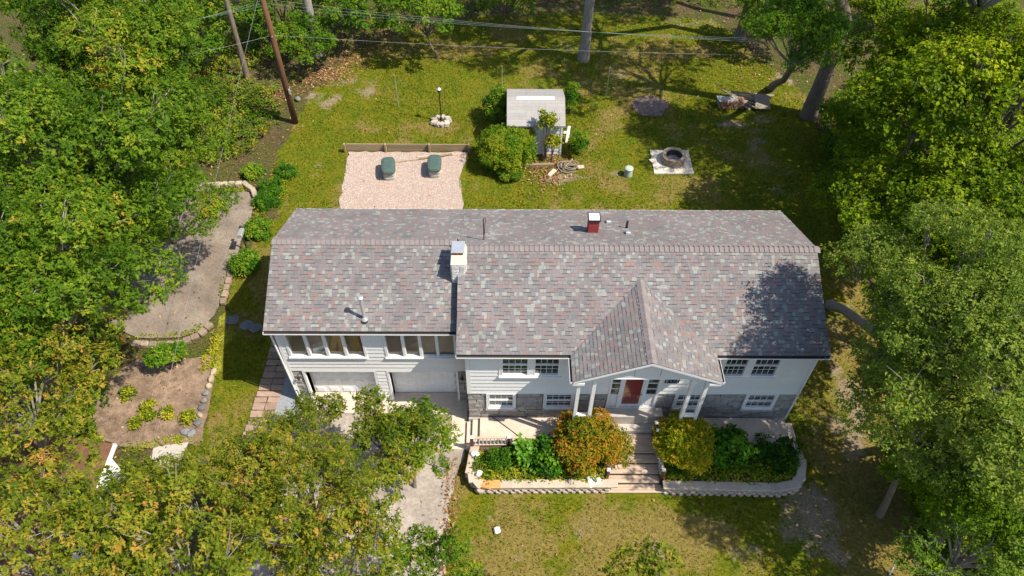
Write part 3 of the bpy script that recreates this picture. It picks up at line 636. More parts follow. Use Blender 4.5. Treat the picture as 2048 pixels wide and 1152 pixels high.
# chimneys and vents -------------------------------------------------
ch=thing('chimney',None,None); ch.parent=house; tag(ch,'pale stone chimney with metal cap')
CX0,CX1,CY0,CY1,CZ1=-1.99,-1.50,2.5,3.5,5.72
MB().box(CX0+.03,CX1-.03,CY0+.03,CY1-.03,4.3,CZ1).build('stack',M_MORTAR,ch)
WSB=[unit_block('stone',M_WSTONE,60+s,.05,.08) for s in range(5)]; rs=random.Random(3); z=4.35
while z<CZ1-.02:
    h=min(rs.uniform(.12,.17),CZ1-z); sp=rs.uniform(.35,.65)
    for x0,x1,y0,y1 in ((CX0,CX0+(CX1-CX0)*sp,CY0-.02,CY0+.08),(CX0+(CX1-CX0)*sp,CX1,CY0-.02,CY0+.08)): add('stone',rs.choice(WSB),ch,((x0+x1)/2,(y0+y1)/2,z+h/2),(0,0,0),(x1-x0-.012,.1,h-.012))
    for xx in (CX0-.0,CX1-.0):
        for k in range(3):
            y0=CY0+.08+k*.3; add('stone',rs.choice(WSB),ch,(xx,y0+.15,z+h/2),(0,0,0),(.09,.285,h-.012))
    z+=h
MB().box(CX0-.02,CX1+.02,CY0-.02,CY1+.02,CZ1,CZ1+.05).build('crown_slab',M_CONC,ch,bevel=.01)
MB().box(CX0+.05,CX1-.07,CY0+.47,CY1-.05,CZ1+.05,CZ1+.2).build('flue',M_BROWN,ch)
MB().box(CX0-.02,CX1-.02,CY0+.42,CY1,CZ1+.2,CZ1+.225).box(CX0-.0,CX1-.04,CY0+.44,CY1-.02,CZ1+.225,CZ1+.25).build('cap',M_METAL,ch)
MB().lathe([(.05,0),(.02,.18),(.004,.2)],(CX0+.2,CY1+.18,5.7),6).build('vent_fin',M_BLACK,ch)
def onroof(px,py,zf):
    r=ray(px,py); t=15.
    for i in range(4000):
        p=cp+r*t
        if p.z<zf(p.x,p.y): return p
        t+=.006
    return p
p=onroof(1186,466,zback); c2=thing('chimney',None,None); c2.parent=house; tag(c2,'small red brick chimney with white cap')
M_BRICK=pm('red_brick',(.36,.055,.05),(.22,.035,.035),8,.8,.3,60,rnd=.2)
hw,zt=.20,p.z+.62; y0=p.y; MB().box(p.x-hw+.012,p.x+hw-.012,y0+.012,y0+2*hw-.012,p.z-.3,zt).build('stack',M_MORTAR,c2)
bb=MB(); z=p.z-.25; k=0
while z<zt-.02:
    for f in range(4):
        for j in range(3):
            a0=-hw+j*.19-(.095 if k%2 else 0); a1=a0+.18; a0=max(a0,-hw); a1=min(a1,hw)
            if a1-a0<.03: continue
            if f==0: bb.box(p.x+a0,p.x+a1,y0-.0,y0+.03,z,z+.058)
            elif f==1: bb.box(p.x+a0,p.x+a1,y0+2*hw-.03,y0+2*hw,z,z+.058)
            elif f==2: bb.box(p.x-hw-.001,p.x-hw+.03,y0+hw+a0+.002,y0+hw+a1,z,z+.057)
            else: bb.box(p.x+hw-.03,p.x+hw+.001,y0+hw+a0+.002,y0+hw+a1,z,z+.057)
    z+=.07; k+=1
tag(bb.build('bricks',M_BRICK,c2),kind='stuff')
MB().box(p.x-hw-.04,p.x+hw+.04,y0-.04,y0+2*hw+.04,zt,zt+.07).build('cap_rim',M_BLACK,c2)
MB().hexa([(p.x-hw,y0,zt+.07),(p.x+hw,y0,zt+.07),(p.x+hw,y0+2*hw,zt+.07),(p.x-hw,y0+2*hw,zt+.07),(p.x-.06,y0+.15,zt+.13),(p.x+.06,y0+.15,zt+.13),(p.x+.06,y0+.27,zt+.13),(p.x-.06,y0+.27,zt+.13)]).build('cap',M_WHITE,c2)
for (px,py) in ((1217,446),(1256,468)):
    p=onroof(px,py,zback); v_=thing('roof_vent',None,None); v_.parent=house
    MB().hexa([(p.x-.1,p.y-.09,p.z-.0),(p.x+.1,p.y-.09,p.z-.0),(p.x+.1,p.y+.15,p.z-.1),(p.x-.1,p.y+.15,p.z-.1),(p.x-.09,p.y-.05,p.z+.12),(p.x+.09,p.y-.05,p.z+.12),(p.x+.09,p.y+.12,p.z+.08),(p.x-.09,p.y+.12,p.z+.08)]).build('hood',M_METAL,v_,bevel=.01)
    MB().box(p.x-.085,p.x+.085,p.y+.13,p.y+.16,p.z-.06,p.z+.06).build('louvre',M_BLACK,v_)
p=onroof(1253,456,zback); v_=thing('vent_pipe',None,None); v_.parent=house
MB().lathe([(.045,-.1),(.045,.3),(.05,.3),(.05,.36)],p,10).build('pipe',M_BLACK,v_); MB().lathe([(.09,-.05),(.055,.05)],p,10).build('collar',M_BLACK,v_)
p=onroof(968,480,zback); v_=thing('mast',None,None); v_.parent=house; M_RUST=pm('rusty_pipe',(.10,.035,.03),(.05,.02,.02),12,.7)
MB().tube([p-Vector((0,0,.1)),p+Vector((0,0,1.0)),p+Vector((.0,0,1.12))],.022,8).build('pipe',M_RUST,v_)
MB().tube([p+Vector((.0,0,1.1)),p+Vector((.05,0,1.16)),p+Vector((.09,0,1.1)),p+Vector((.08,0,.95)),p+Vector((.05,0,.86)),p+Vector((.03,0,.3))],.011,6).build('weatherhead_cable',M_BLACK,v_)
p=onroof(729,638,zwing); v_=thing('flue_pipe',None,None); v_.parent=house
MB().tube([p-Vector((0,0,.1)),p+Vector((.0,.04,1.12))],.055,12).build('pipe',M_METAL,v_)
MB().lathe([(.1,0),(.11,.05),(.06,.09)],p+Vector((0,.04,1.12)),12).build('cap',M_METAL,v_); MB().lathe([(.13,-.08),(.13,.0),(.075,.08)],p,12).build('flashing',M_METAL,v_)
MB().lathe([(.14,-.15),(.14,-.02)],p+Vector((0,-.06,0)),12).build('boot',M_BLACK,v_)
# ================================================================= WALK, PLANTER, STAIRS, RAILS
def slab(name,parent,x0,x1,y0,y1,z0,z1,mat=M_CONC): return MB().box(x0,x1,y0,y1,z0,z1).build(name,mat,parent,bevel=.012)
wk=thing('front_walk','raised concrete walk with steps along the front of the house','walkway')
for a,b in ((-1.03,1.2),(1.206,3.4),(3.406,6.3),(6.306,7.95),(7.956,10.5)): slab('slab',wk,a,b,-1.25,-.065,-1.1,-.5,M_CONC)
for i,(a,b,z) in enumerate(((-1.33,-1.034,-.65),(-1.56,-1.334,-.8),(10.504,10.85,-.62),(11.3,11.62,-.88))): slab('step',wk,a,b,-1.28,-.07,-1.1,z,M_CONC)
slab('slab',wk,10.854,11.296,-1.25,-.07,-1.1,-.75,M_CONC)
slab('slab',wk,-2.2,-1.564,-1.25,.9,-1.1,-.93,M_CONC)
RW1=[(-1.36,-1.28),(-1.5,-2.2),(-1.42,-2.65),(-1.15,-2.98),(-.75,-3.1),(3.83,-3.06)]
RW2=[(5.96,-3.12),(10.3,-3.2),(10.95,-3.08),(11.38,-2.72),(11.55,-2.2),(11.55,-1.9)]
def split_block(seed):
    r=random.Random(seed); mb=MB(); j=lambda a:a+r.uniform(-.04,.04)
    mb.prism([(j(-.5),.5),(-.5,j(-.12)),(j(-.22),j(-.5)),(j(.2),j(-.5)),(.5,j(-.12)),(j(.5),.5)],-.5,.5); return mb.mesh('block',M_BLOCK,.03)
blk=[split_block(80+s) for s in range(5)]; capb=[unit_block('cap_block',M_BLOCKCAP,90+s,.02,.06) for s in range(3)]
def resample(path,d):
    pts=[Vector(p) for p in path]; out=[]; acc=0; carry=0
    for a,b in zip(pts,pts[1:]):
        L=(b-a).length; s=carry
        while s<L: out.append((a.lerp(b,s/L),math.atan2((b-a).y,(b-a).x))); s+=d
        carry=s-L
    return out
rust=bpy.data.materials['retaining_cap'].copy(); rust.name='rust_stained_cap'
for n_ in rust.node_tree.nodes:
    if n_.type=='VALTORGB': n_.color_ramp.elements[0].color=(.42,.20,.06,1); n_.color_ramp.elements[1].color=(.60,.33,.13,1)
for path,lab,sd in ((RW1,'curved block retaining wall left of the wooden stairs','a'),(RW2,'curved block retaining wall right of the wooden stairs','b')):
    root=thing('retaining_wall',lab,'retaining wall',(0,0,0),0,'retaining walls of the front planter'); rs=random.Random(sd)
    for row in range(3):
        pp=resample(path,.285)
        for q,(p,a) in enumerate(pp):
            off=.14 if row%2 else 0; pos=p+Vector((math.cos(a),math.sin(a)))*(off+.14)+Vector((-math.sin(a),math.cos(a)))*(.11+.02*row)
            add('block',rs.choice(blk),root,(pos.x,pos.y,-1.02+.075+row*.145),(0,0,a+rs.uniform(-.16,.16)),(.275,.26,.14))
    for q,(p,a) in enumerate(resample(path,.40)):
        pos=p+Vector((math.cos(a),math.sin(a)))*.2+Vector((-math.sin(a),math.cos(a)))*.17
        o=add('cap_block',rs.choice(capb),root,(pos.x,pos.y,-.55),(0,0,a+rs.uniform(-.02,.02)),(.43,.34,.09))
        if sd=='a' and 5<=q<=6: me=o.data.copy(); me.materials[0]=rust; o.data=me
def soil(name,poly,z,lab):
    mb=MB(); mb.prism(poly,-1.05,z); return tag(mb.build(name,M_SOIL),kind='structure')
soil('planter_soil',[(-1.2,-1.29),(-1.3,-2.2),(-1.2,-2.6),(-1.0,-2.8),(-.7,-2.88),(3.8,-2.84),(3.8,-1.29)],-.58,'')
soil('planter_soil',[(5.98,-2.9),(10.2,-2.96),(10.8,-2.85),(11.2,-2.55),(11.33,-2.1),(11.33,-1.32),(5.98,-1.32)],-.58,'')
st=thing('porch_stairs','pale wooden plank stairs leading down from the porch to the front lawn','stairs')
TR=[(-.42,-1.66),(-.54,-2.02),(-.66,-2.42),(-.78,-2.74),(-.9,-3.09)]; X0,X1=3.88,5.88
y=-.88; k=0
while y>-1.6: MB().box(X0+.05,X1-.05,max(y-.132,-1.66),y,-.46,-.42).build('tread_board',M_DECK,st,bevel=.008); y-=.138
for i in range(1,5):
    z,ye=TR[i]; yb=TR[i-1][1]-.006; n=3 if i==4 else 2; w_=(yb-ye)/n
    for k in range(n): MB().box(X0-(.08 if i==4 else 0),X1+(.08 if i==4 else 0),ye+k*w_+.004,ye+(k+1)*w_-.004,z-.04,z).build('tread_board',M_DECK,st,bevel=.008)
for i in range(5): MB().box(X0+.03,X1-.03,TR[i][1]+.03,TR[i][1]+.06,TR[i][0]-.165,TR[i][0]-.042).build('riser',M_TIMBER,st)
def post(parent,x,y,z0,h,s=.1):
    MB().box(x-s/2,x+s/2,y-s/2,y+s/2,z0,z0+h).build('post',M_BROWN,parent,bevel=.006)
    MB().box(x-s*.66,x+s*.66,y-s*.66,y+s*.66,z0+h,z0+h+.035).hexa([(x-s*.6,y-s*.6,z0+h+.035),(x+s*.6,y-s*.6,z0+h+.035),(x+s*.6,y+s*.6,z0+h+.035),(x-s*.6,y+s*.6,z0+h+.035)]+[(x-.01,y-.01,z0+h+.075),(x+.01,y-.01,z0+h+.075),(x+.01,y+.01,z0+h+.075),(x-.01,y+.01,z0+h+.075)]).build('post_cap',M_WHITE,parent)
def rail(parent,a,b,n,h0=.1,h1=.68,white=True):
    a=Vector(a); b=Vector(b); d=(b-a); u=d.normalized(); s=Vector((-u.y,u.x,0)).normalized()
    for h,t,mt in ((h1,.035,M_DECK),(h0,.03,M_DECK)):
        mb=MB(); P=[]
        for e in (-.02,.02):
            for q,ss in ((a,-1),(b,-1),(b,1),(a,1)): P.append(q+s*ss*t*1.3+Vector((0,0,h+e)))
        mb.hexa(P); mb.build('handrail' if h==h1 else 'bottom_rail',mt,parent)
    for i in range(n):
        p=a.lerp(b,(i+.5)/n); MB().box(p.x-.018,p.x+.018,p.y-.018,p.y+.018,p.z+h0+.02,p.z+h1-.02).build('baluster',M_WHITE,parent)
rl=thing('stair_railing','brown posts and white balusters along the right side of the wooden stairs','railing')
post(rl,5.93,-2.62,-.98,1.0); post(rl,5.82,-1.2,-.5,.98); post(rl,5.79,-.92,-.5,1.05); rail(rl,(5.925,-2.56,-.72),(5.825,-1.26,-.42),9)
rail(rl,(5.85,-.92,-.42),(6.5,-.95,-.42),4); post(rl,6.55,-.95,-.5,.95)
p0=thing('stair_post','single brown newel post at the left foot of the wooden stairs','post'); post(p0,3.86,-2.62,-.98,1.0); 
r2=thing('walk_railing','low brown and white railing along the left end of the front walk','railing')
post(r2,-1.30,-1.32,-1.0,1.12); post(r2,.12,-1.30,-.55,.66); post(r2,1.75,-1.30,-.55,.66); rail(r2,(-1.24,-1.32,-.5),(.07,-1.30,-.5),9,.06,.58); rail(r2,(.17,-1.30,-.5),(1.7,-1.3,-.5),10,.06,.58)
r3=thing('walk_post','white-capped brown post standing in the green shrubs on the right','post'); post(r3,8.35,-1.3,-1.0,1.15)
MB().tube([(-.55,-.08,-.42),(-.35,-.2,-.47),(.2,-.65,-.485),(.6,-1.0,-.485),(.75,-1.22,-.485)],.018,6).build('garden_hose',M_BLACK); tag(bpy.data.objects['garden_hose'],'black hose lying across the concrete front walk','hose')
# ================================================================= YARD THINGS
def stake(px,py,h,lab,r=.022,mat=M_METAL):
    p=onground(px,py); root=thing('metal_stake',lab,'stake',p,0,'thin stakes on the back lawn')
    MB().tube([(0,0,-.1),(0,0,h)],r,6).build('rod',mat,root); MB().tube([(0,0,h),(0,0,h+.05)],r*1.5,6).build('rod_tip',mat,root)
stake(797,213,2.0,'thin metal stake on the lawn left of the lamp post'); stake(1004,172,1.3,'thin metal stake just behind the shed roof'); stake(1213,190,1.8,'thin metal stake on the lawn right of the shed')
# lamp post with stone ring
p=onground(883,243); lp=thing('lamp_post','black lamp post with a glass lantern on the back lawn','lamp post',p)
MB().lathe([(.05,-.05),(.045,.1),(.035,.2),(.033,1.85)],(0,0,0),8).build('pole',M_BLACK,lp)
ln=MB().lathe([(.05,1.85),(.10,1.95),(.12,2.12),(.10,2.13)],(0,0,0),8).build('lantern',M_GLASSD,lp); MB().lathe([(.135,2.13),(.06,2.2),(.015,2.26)],(0,0,0),8).build('lantern_roof',M_METAL,ln)
ring=thing('stone_ring','ring of pale rocks round the foot of the lamp post','rocks',p); RK=[unit_block('rock',pm('pale_rock',(.50,.42,.35),(.33,.28,.23),5,.9,.6,30,rnd=.15,fine=.15),s,.16,.14) for s in range(5)]
rs=random.Random(2)
for k in range(9):
    a=k*.7; add('rock',rs.choice(RK),ring,(.42*math.cos(a),.36*math.sin(a)-.08,.1),(rs.uniform(-.3,.3),rs.uniform(-.3,.3),rs.uniform(0,3)),(rs.uniform(.22,.36),rs.uniform(.2,.3),rs.uniform(.16,.28)))
# timber wall behind the gravel pad
tw=thing('timber_wall','low wall of weathered planks and posts at the back edge of the gravel pad','timber wall')
xs=[-8.62,-6.45,-4.12,-2.02]; yb=15.98
for x in xs: MB().box(x-.05,x+.05,yb-.16,yb-.0,0,.56).build('post',M_TIMBER,tw,bevel=.008)
for a,b in zip(xs,xs[1:]):
    for k in range(3): MB().box(a+.06,b-.06,yb+.002,yb+.06,.0+k*.158,.152+k*.158).build('plank',M_TIMBER,tw,bevel=.006)
# storage bins
M_GREENLID=pm('green_plastic_lid',(.075,.115,.10),(.055,.09,.078),4,.55,fine=.06); M_BIN=pm('grey_plastic_bin',(.44,.42,.39),(.35,.33,.31),4,.6,fine=.05)
for (px,py,rz,lab) in ((777,362,.14,'storage bin with faded green lid on the left side of the gravel pad'),(869,357,.04,'storage bin with green lid on the gravel pad nearest the shed')):
    p=onground(px,py); root=thing('storage_bin',lab,'storage bin',(p.x,p.y+.5,.035),rz,'green-lidded bins on the gravel pad')
    def oval(w_,l,n=20): return [(w_*math.copysign(abs(math.cos(t))**.45,math.cos(t)),l*math.copysign(abs(math.sin(t))**.45,math.sin(t))) for t in np.linspace(0,2*math.pi,n,endpoint=False)]
    def loft(levels,mat,name):
        mb=MB(); n=20
        for w_,l,z in levels: mb.v+=[(a,b,z) for a,b in oval(w_,l)]
        for i in range(len(levels)-1):
            for k in range(n): mb.f.append([i*n+k,i*n+(k+1)%n,(i+1)*n+(k+1)%n,(i+1)*n+k]); mb.m.append(0)
        e=(len(levels)-1)*n; mb.f.append(list(range(n))[::-1]); mb.f.append([e+k for k in range(n)]); mb.m+=[0,0]
        return mb.build(name,mat,root)
    loft([(.30,.52,0),(.315,.54,.16),(.30,.52,.17),(.32,.55,.34),(.305,.53,.35),(.325,.56,.52)],M_BIN,'tub')
    loft([(.36,.62,.50),(.365,.625,.58),(.33,.58,.66),(.2,.42,.70)],M_GREENLID,'lid')
# long pole and scrap boards by the bins
a=onground(786,327); b=onground(858,318)
MB().tube([a+Vector((0,0,.06)),(a+b)/2+Vector((0,0,.065)),b+Vector((0,0,.07))],.03,6).build('wooden_pole',M_TIMBER); tag(bpy.data.objects['wooden_pole'],'long thin wooden pole lying on the gravel between the two bins','pole')
for i,((x0,y0),(x1,y1),lab) in enumerate([((834,316),(930,309),'pale scrap board lying on gravel below the timber wall'),((840,320),(905,311),'shorter scrap board beside the pale one on the gravel')]):
    a=onground(x0,y0); b=onground(x1,y1); d=b-a; mb=MB(); mb.box(0,d.length,-.06,.06,0,.04); o=mb.build('scrap_board',M_TIMBER if i else M_DECK,bevel=.006); o.location=a+Vector((0,0,.04+.045*i)); o.rotation_euler=(0,0,math.atan2(d.y,d.x)); tag(o,lab,'board')
# shed
sh=thing('garden_shed','small white-sided garden shed with a pale grey shingle roof','shed')
SX0,SX1,SY0,SY1,SZ,SZR=.0,3.0,15.42,18.64,2.12,2.86; SYM=(SY0+SY1)/2-.18
M_SHROOF=pm('pale_grey_shingle',(.35,.33,.315),(.29,.275,.262),4,.9,.2,60,rnd=.05,fine=.1)
MB().box(SX0+.14,SX1-.14,SY0+.34,SY1-.3,0,SZ-.02).prism([(SY0+.34,SZ-.02),(SY1-.3,SZ-.02),(SYM,SZR-.15)],SX0+.14,SX1-.14,'x').build('shed_wall',M_MORTAR,sh)
swl=bpy.data.objects['shed_wall']
for k in range(9): MB().hexa([(SX0+.13,SY0+.305,.06+k*.225),(SX1-.13,SY0+.305,.06+k*.225),(SX1-.13,SY0+.338,.06+k*.225),(SX0+.13,SY0+.338,.06+k*.225),(SX0+.13,SY0+.325,.28+k*.225),(SX1-.13,SY0+.325,.28+k*.225),(SX1-.13,SY0+.338,.28+k*.225),(SX0+.13,SY0+.338,.28+k*.225)]).build('siding_board',M_SIDING,swl)
MB().box(SX1-.2,SX1-.1,SY0+.29,SY0+.36,0,SZ-.03).build('corner_trim',M_WHITE,swl); MB().box(SX0+.1,SX0+.2,SY0+.29,SY0+.36,0,SZ-.03).build('corner_trim',M_WHITE,swl)
MB().prism([(SY0,SZ),(SYM,SZR),(SY1,SZ),(SY1,SZ-.07),(SYM,SZR-.09),(SY0,SZ-.07)],SX0,SX1,'x').build('shed_roof',M_SHROOF,sh)
srf=bpy.data.objects['shed_roof']
for s,(ye) in ((1,SY0),(-1,SY1)):
    L=math.hypot(SYM-ye,SZR-SZ); n=9; v=Vector((0,SYM-ye,SZR-SZ)).normalized()
    for k in range(n):
        p=Vector((SX0,ye,SZ))+v*(L*k/n); q=Vector((SX0,ye,SZ))+v*(L*(k+1.1)/n) if k<n-1 else Vector((SX0,SYM,SZR))
        for j in range(3):
            x0=SX0+j*1.0+.003; x1=x0+.994; MB().hexa([(x0,p.y,p.z),(x1,p.y,p.z),(x1,q.y,q.z),(x0,q.y,q.z),(x0,p.y,p.z+.012),(x1,p.y,p.z+.012),(x1,q.y,q.z+.006),(x0,q.y,q.z+.006)]).build('shingle_strip',M_SHROOF,srf)
mb=MB(); mb.prism([(SYM-.16,SZR-.045),(SYM,SZR+.035),(SYM+.14,SZR-.03),(SYM+.14,SZR-.045),(SYM,SZR+.02),(SYM-.16,SZR-.06)],SX0+.5,SX1-.55,'x'); mb.build('bright_ridge_strip',M_WHITE,srf)
# edging, debris and hoses by the shed
p=onground(1078,334); MB().box(-.75,.75,-.07,.07,0,.2).box(-.72,.72,-.06,.06,.2,.21).build('timber_edging',M_TIMBER); o=tag(bpy.data.objects['timber_edging'],'short timber edging board in front of the shed','edging'); o.location=p; o.rotation_euler=(0,0,.05)
hp=onground(1137,336); hs=thing('hose_pile','tangle of grey garden hoses and sticks beside the shed','hose pile',hp); rs=random.Random(8); M_HOSE=pm('faded_hose',(.30,.24,.19),(.2,.16,.13),6,.8)
for k in range(7):
    r=rs.uniform(.28,.5); cx,cy=rs.uniform(-.15,.15),rs.uniform(-.15,.15); MB().tube([(cx+r*math.cos(t),cy+r*.8*math.sin(t),.05+.035*k+.04*math.sin(2*t+k)) for t in np.linspace(0,5.6,20)],.024,5).build('hose_loop',M_HOSE,hs)
for k in range(4):
    a=rs.uniform(-.4,.9); MB().tube([(-.5*math.cos(a)-.1,-.5*math.sin(a),.05),(.5*math.cos(a)-.1,.5*math.sin(a),.3)],.035,5).build('stick',M_GREYWOOD,hs)
wb=thing('white_trim_board','broken white board propped against the shrub by the shed','board',onground(1133,285)); mb=MB(); mb.box(-.09,.09,-.02,.02,0,.9); mb.box(-.3,.1,-.021,.021,.5,.62); o=mb.build('board_piece',M_WHITE,wb); o.rotation_euler=(-.35,.3,.4)
for i,(px,py,a,lab) in enumerate([(1104,347,.9,'flat pinkish stone slab leaning by the hose pile'),(1162,336,.2,'pale stone lying right of the hose pile')]):
    p=onground(px,py); o=add('flat_stone',unit_block('flat_stone',M_BLOCKCAP,200+i,.12,.08),None,p+Vector((0,0,.06)),(.2,0,a),(.55 if i==0 else .35,.22,.1)); tag(o,lab,'stone')
# fire pit on pavers
fp=onground(1347,326); pad=thing('paver_pad','square pad of pale pavers under the fire pit','paver pad',(fp.x-.1,fp.y+.05,0)); rs=random.Random(4)
pv=[unit_block('paver',pm('pale_paver',(.62,.55,.46),(.50,.44,.37),4,.9,.3,40,rnd=.1,fine=.1),s+300,.015,.03) for s in range(3)]
for i in range(4):
    for j in range(4): add('paver',rs.choice(pv),pad,(-.78+i*.52,-.72+j*.48,.02),(0,0,rs.uniform(-.015,.015)),(.51,.47,.07))
fpit=thing('fire_pit','round fire pit of stacked wall blocks on a paver pad','fire pit',(fp.x-.02,fp.y+.15,.055)); fb=[unit_block('block',pm('fire_pit_block',(.48,.36,.26),(.28,.2,.15),6,.9,.5,40,rnd=.2,fine=.15),s+320,.04,.07) for s in range(4)]
for row in range(3):
    n=15
    for k in range(n):
        a=2*math.pi*(k+.5*(row%2))/n; r=.52; add('block',rs.choice(fb),fpit,(r*math.cos(a),r*math.sin(a),.07+row*.135),(0,0,a),(.2,.225,.13))
MB().lathe([(.42,0),(.42,.05),(.2,.09),(.02,.08)],(0,0,0),14).build('ash',pm('ash',(.34,.31,.32),(.12,.11,.11),9,.95,.5,30),fpit); MB().lathe([(.42,.0),(.425,.36),(.41,.36),(.40,.0)],(0,0,0),20).build('iron_liner',pm('sooty_liner',(.10,.075,.06),(.05,.04,.035),7,.8),fpit)
p=onground(1305,322); o=add('paver_stone',pv[0],None,p+Vector((0,0,.04)),(0,0,.5),(.34,.26,.09)); tag(o,'single pale paver lying left of the fire pit pad','paver')
# vent cabinet (pale green)
M_GPLA=pm('pale_green_plastic',(.40,.47,.40),(.33,.39,.33),4,.5)
p=onground(1256,350); root=thing('utility_pedestal','pale green round utility pedestal on the back lawn','pedestal',p); MB().lathe([(.22,0),(.2,.42)],(0,0,0),18).build('body',M_GPLA,root); MB().lathe([(.23,.42),(.225,.47),(.15,.52),(.03,.53)],(0,0,0),18).build('lid',M_GPLA,root)
p=onground(1636,232); root=thing('green_bucket','faded green bucket standing right of the leaning trunk','bucket',p); MB().lathe([(.17,0),(.22,.42),(.235,.44),(.215,.45),(.20,.42)],(0,0,0),16).build('body',pm('faded_green',(.20,.36,.30),(.15,.28,.23),4,.5),root); MB().tube([(-.22,0,.42),(-.1,-.15,.33),(.1,-.15,.33),(.22,0,.42)],.008,5).build('bail',M_METAL,root)
# mulch ring
p=onground(1300,213); pol=[(p.x+1.05*math.cos(t)*(1+.08*math.sin(3*t)),p.y+1.0*math.sin(t)) for t in np.linspace(0,6.283,26)[:-1]]
sheet('mulch_ring',wob(pol,.05,.2,3),pm('grey_dirt',(.17,.125,.105),(.10,.07,.06),5,.95,.8,30,fine=.3,c3=(.24,.18,.15)),.02)
rs=random.Random(9); rr=thing('dirt_ring_chips','scattered bark chips circling the bare dirt ring','bark chips',p); chip=unit_block('bark_chip',pm('bark_chip',(.20,.10,.07),(.12,.07,.05),9,.9,rnd=.4),7,.15,.1)
for k in range(70):
    a=rs.uniform(0,6.28); r=rs.gauss(.98,.12); add('bark_chip',chip,rr,(r*math.cos(a),r*.95*math.sin(a),.03),(rs.uniform(-.2,.2),rs.uniform(-.2,.2),rs.uniform(0,3)),(rs.uniform(.05,.14),rs.uniform(.03,.06),.03))
# log pile, planks and sheet
lpz=onground(1460,213); log=thing('log_pile','short stack of split firewood under a grey tarpaulin','log pile',lpz); rs=random.Random(6); M_LOG=pm('cut_log',(.34,.21,.13),(.19,.11,.07),7,.9,.4,30,rnd=.25)
for r in range(3):
    for k in range(8-r%2):
        x=-.62+k*.18+.09*(r%2); MB().tube([(x,-.28+rs.uniform(-.03,.03),.09+r*.155),(x,.28,.09+r*.155)],rs.uniform(.075,.092),7).build('log',M_LOG,log)
tp=MB(); n=6
for i in range(n+1):
    for j in range(5): tp.v.append((-.80+i*1.15/n+rs.uniform(-.06,.06),-.16+j*.13+rs.uniform(-.05,.05),.52+rs.uniform(-.05,.05)-(0.16*rs.random() if j in (0,4) or i in (0,n) else 0)))
for i in range(n):
    for j in range(4): tp.f.append([i*5+j,(i+1)*5+j,(i+1)*5+j+1,i*5+j+1]); tp.m.append(0)
tpo=tp.build('tarpaulin',pm('grey_tarp',(.34,.36,.38),(.26,.27,.28),5,.7,.4,20)); tpo.location=lpz; tpo.modifiers.new('s','SOLIDIFY').thickness=.02; tag(tpo,'crumpled grey tarpaulin laid over the firewood stack','tarpaulin')
pk=thing('plank_heap','fan of long grey planks lying against the firewood stack','planks',onground(1490,210)); 
for k,(x0,y0,x1,y1,z) in enumerate([(1443,178,1505,213,.62),(1462,183,1545,192,.5),(1466,188,1538,198,.42),(1470,192,1530,205,.34),(1468,196,1520,210,.28),(1470,200,1512,216,.22),(1455,186,1500,220,.55),(1500,189,1548,191,.3),(1478,189,1526,202,.38)]):
    a=atz(x0,y0,z+.1); b=atz(x1,y1,.16); d=b-a; o=MB().box(0,d.length,-.07,.07,-.03,.03).build('plank',M_GREYWOOD,pk,bevel=.004); o.parent=pk; o.matrix_parent_inverse=Matrix.Translation(pk.location).inverted(); o.location=a; o.rotation_euler=(rs.uniform(-.1,.1),-math.asin(d.z/d.length),math.atan2(d.y,d.x))
p=onground(1523,216); shb=MB().box(-.42,.42,-.5,.5,0,.03); shb.box(-.43,.43,-.51,-.47,-.01,.035); o=shb.build('plywood_sheet',pm('weathered_ply',(.30,.25,.19),(.21,.17,.13),3,.85,fine=.12),bevel=.004); o.location=p+Vector((0,.15,.3)); o.rotation_euler=(.3,0,-.06); tag(o,'weathered plywood sheet leaning on the plank heap','plywood')
# post light by the court
p=onground(495,500); root=thing('post_light','grey flood light on a short black post beside the asphalt court','light',p); MB().tube([(0,0,0),(-.02,.05,1.1)],.04,8).build('post',M_BLACK,root); MB().hexa([(-.12,-.3,1.1),(.14,-.3,1.1),(.12,.25,1.14),(-.1,.25,1.14),(-.1,-.28,1.28),(.12,-.28,1.28),(.1,.22,1.25),(-.08,.22,1.25)]).build('housing',M_METAL,root,bevel=.02); MB().box(-.16,-.06,.25,.4,1.12,1.2).build('bracket',M_BLACK,root)
# stone edgings left of the house
def edging(name,pts,lab,sd,h=.16,w_=.3,mat=None,cat='edging'):
    root=thing(name,lab,cat); rs=random.Random(sd); mt=mat or pm('edging_stone',(.33,.25,.19),(.2,.15,.11),5,.9,.6,30,rnd=.25,fine=.15)
    bl=[unit_block('stone',mt,sd*10+s,.08,.1) for s in range(3)]
    for p_,a in resample(gpoly(pts),.36): add('stone',rs.choice(bl),root,(p_.x,p_.y,H(p_.x,p_.y)+h/2-.02),(0,0,a+rs.uniform(-.1,.1)),(.34,w_,h))
edging('court_curb',[(275,690),(320,692),(365,688),(400,672),(424,648)],'curved brown stone curb along the front edge of the asphalt court',21,.2,.28)
edging('court_wall',[(320,380),(380,377),(440,374),(490,372),(508,385),(513,400)],'low pale stone wall behind the asphalt court',22,.3,.25,pm('pale_wall_stone',(.46,.38,.28),(.33,.27,.2),5,.9,.5,30,rnd=.2))
edging('timber_curb',[(448,605),(455,575),(462,550),(468,530)],'brown block curb between the asphalt court and the clipped shrubs',23,.2,.25)
root=thing('rock_border','row of rounded rocks edging the mulch bed','rocks'); rs=random.Random(31)
BR=[]
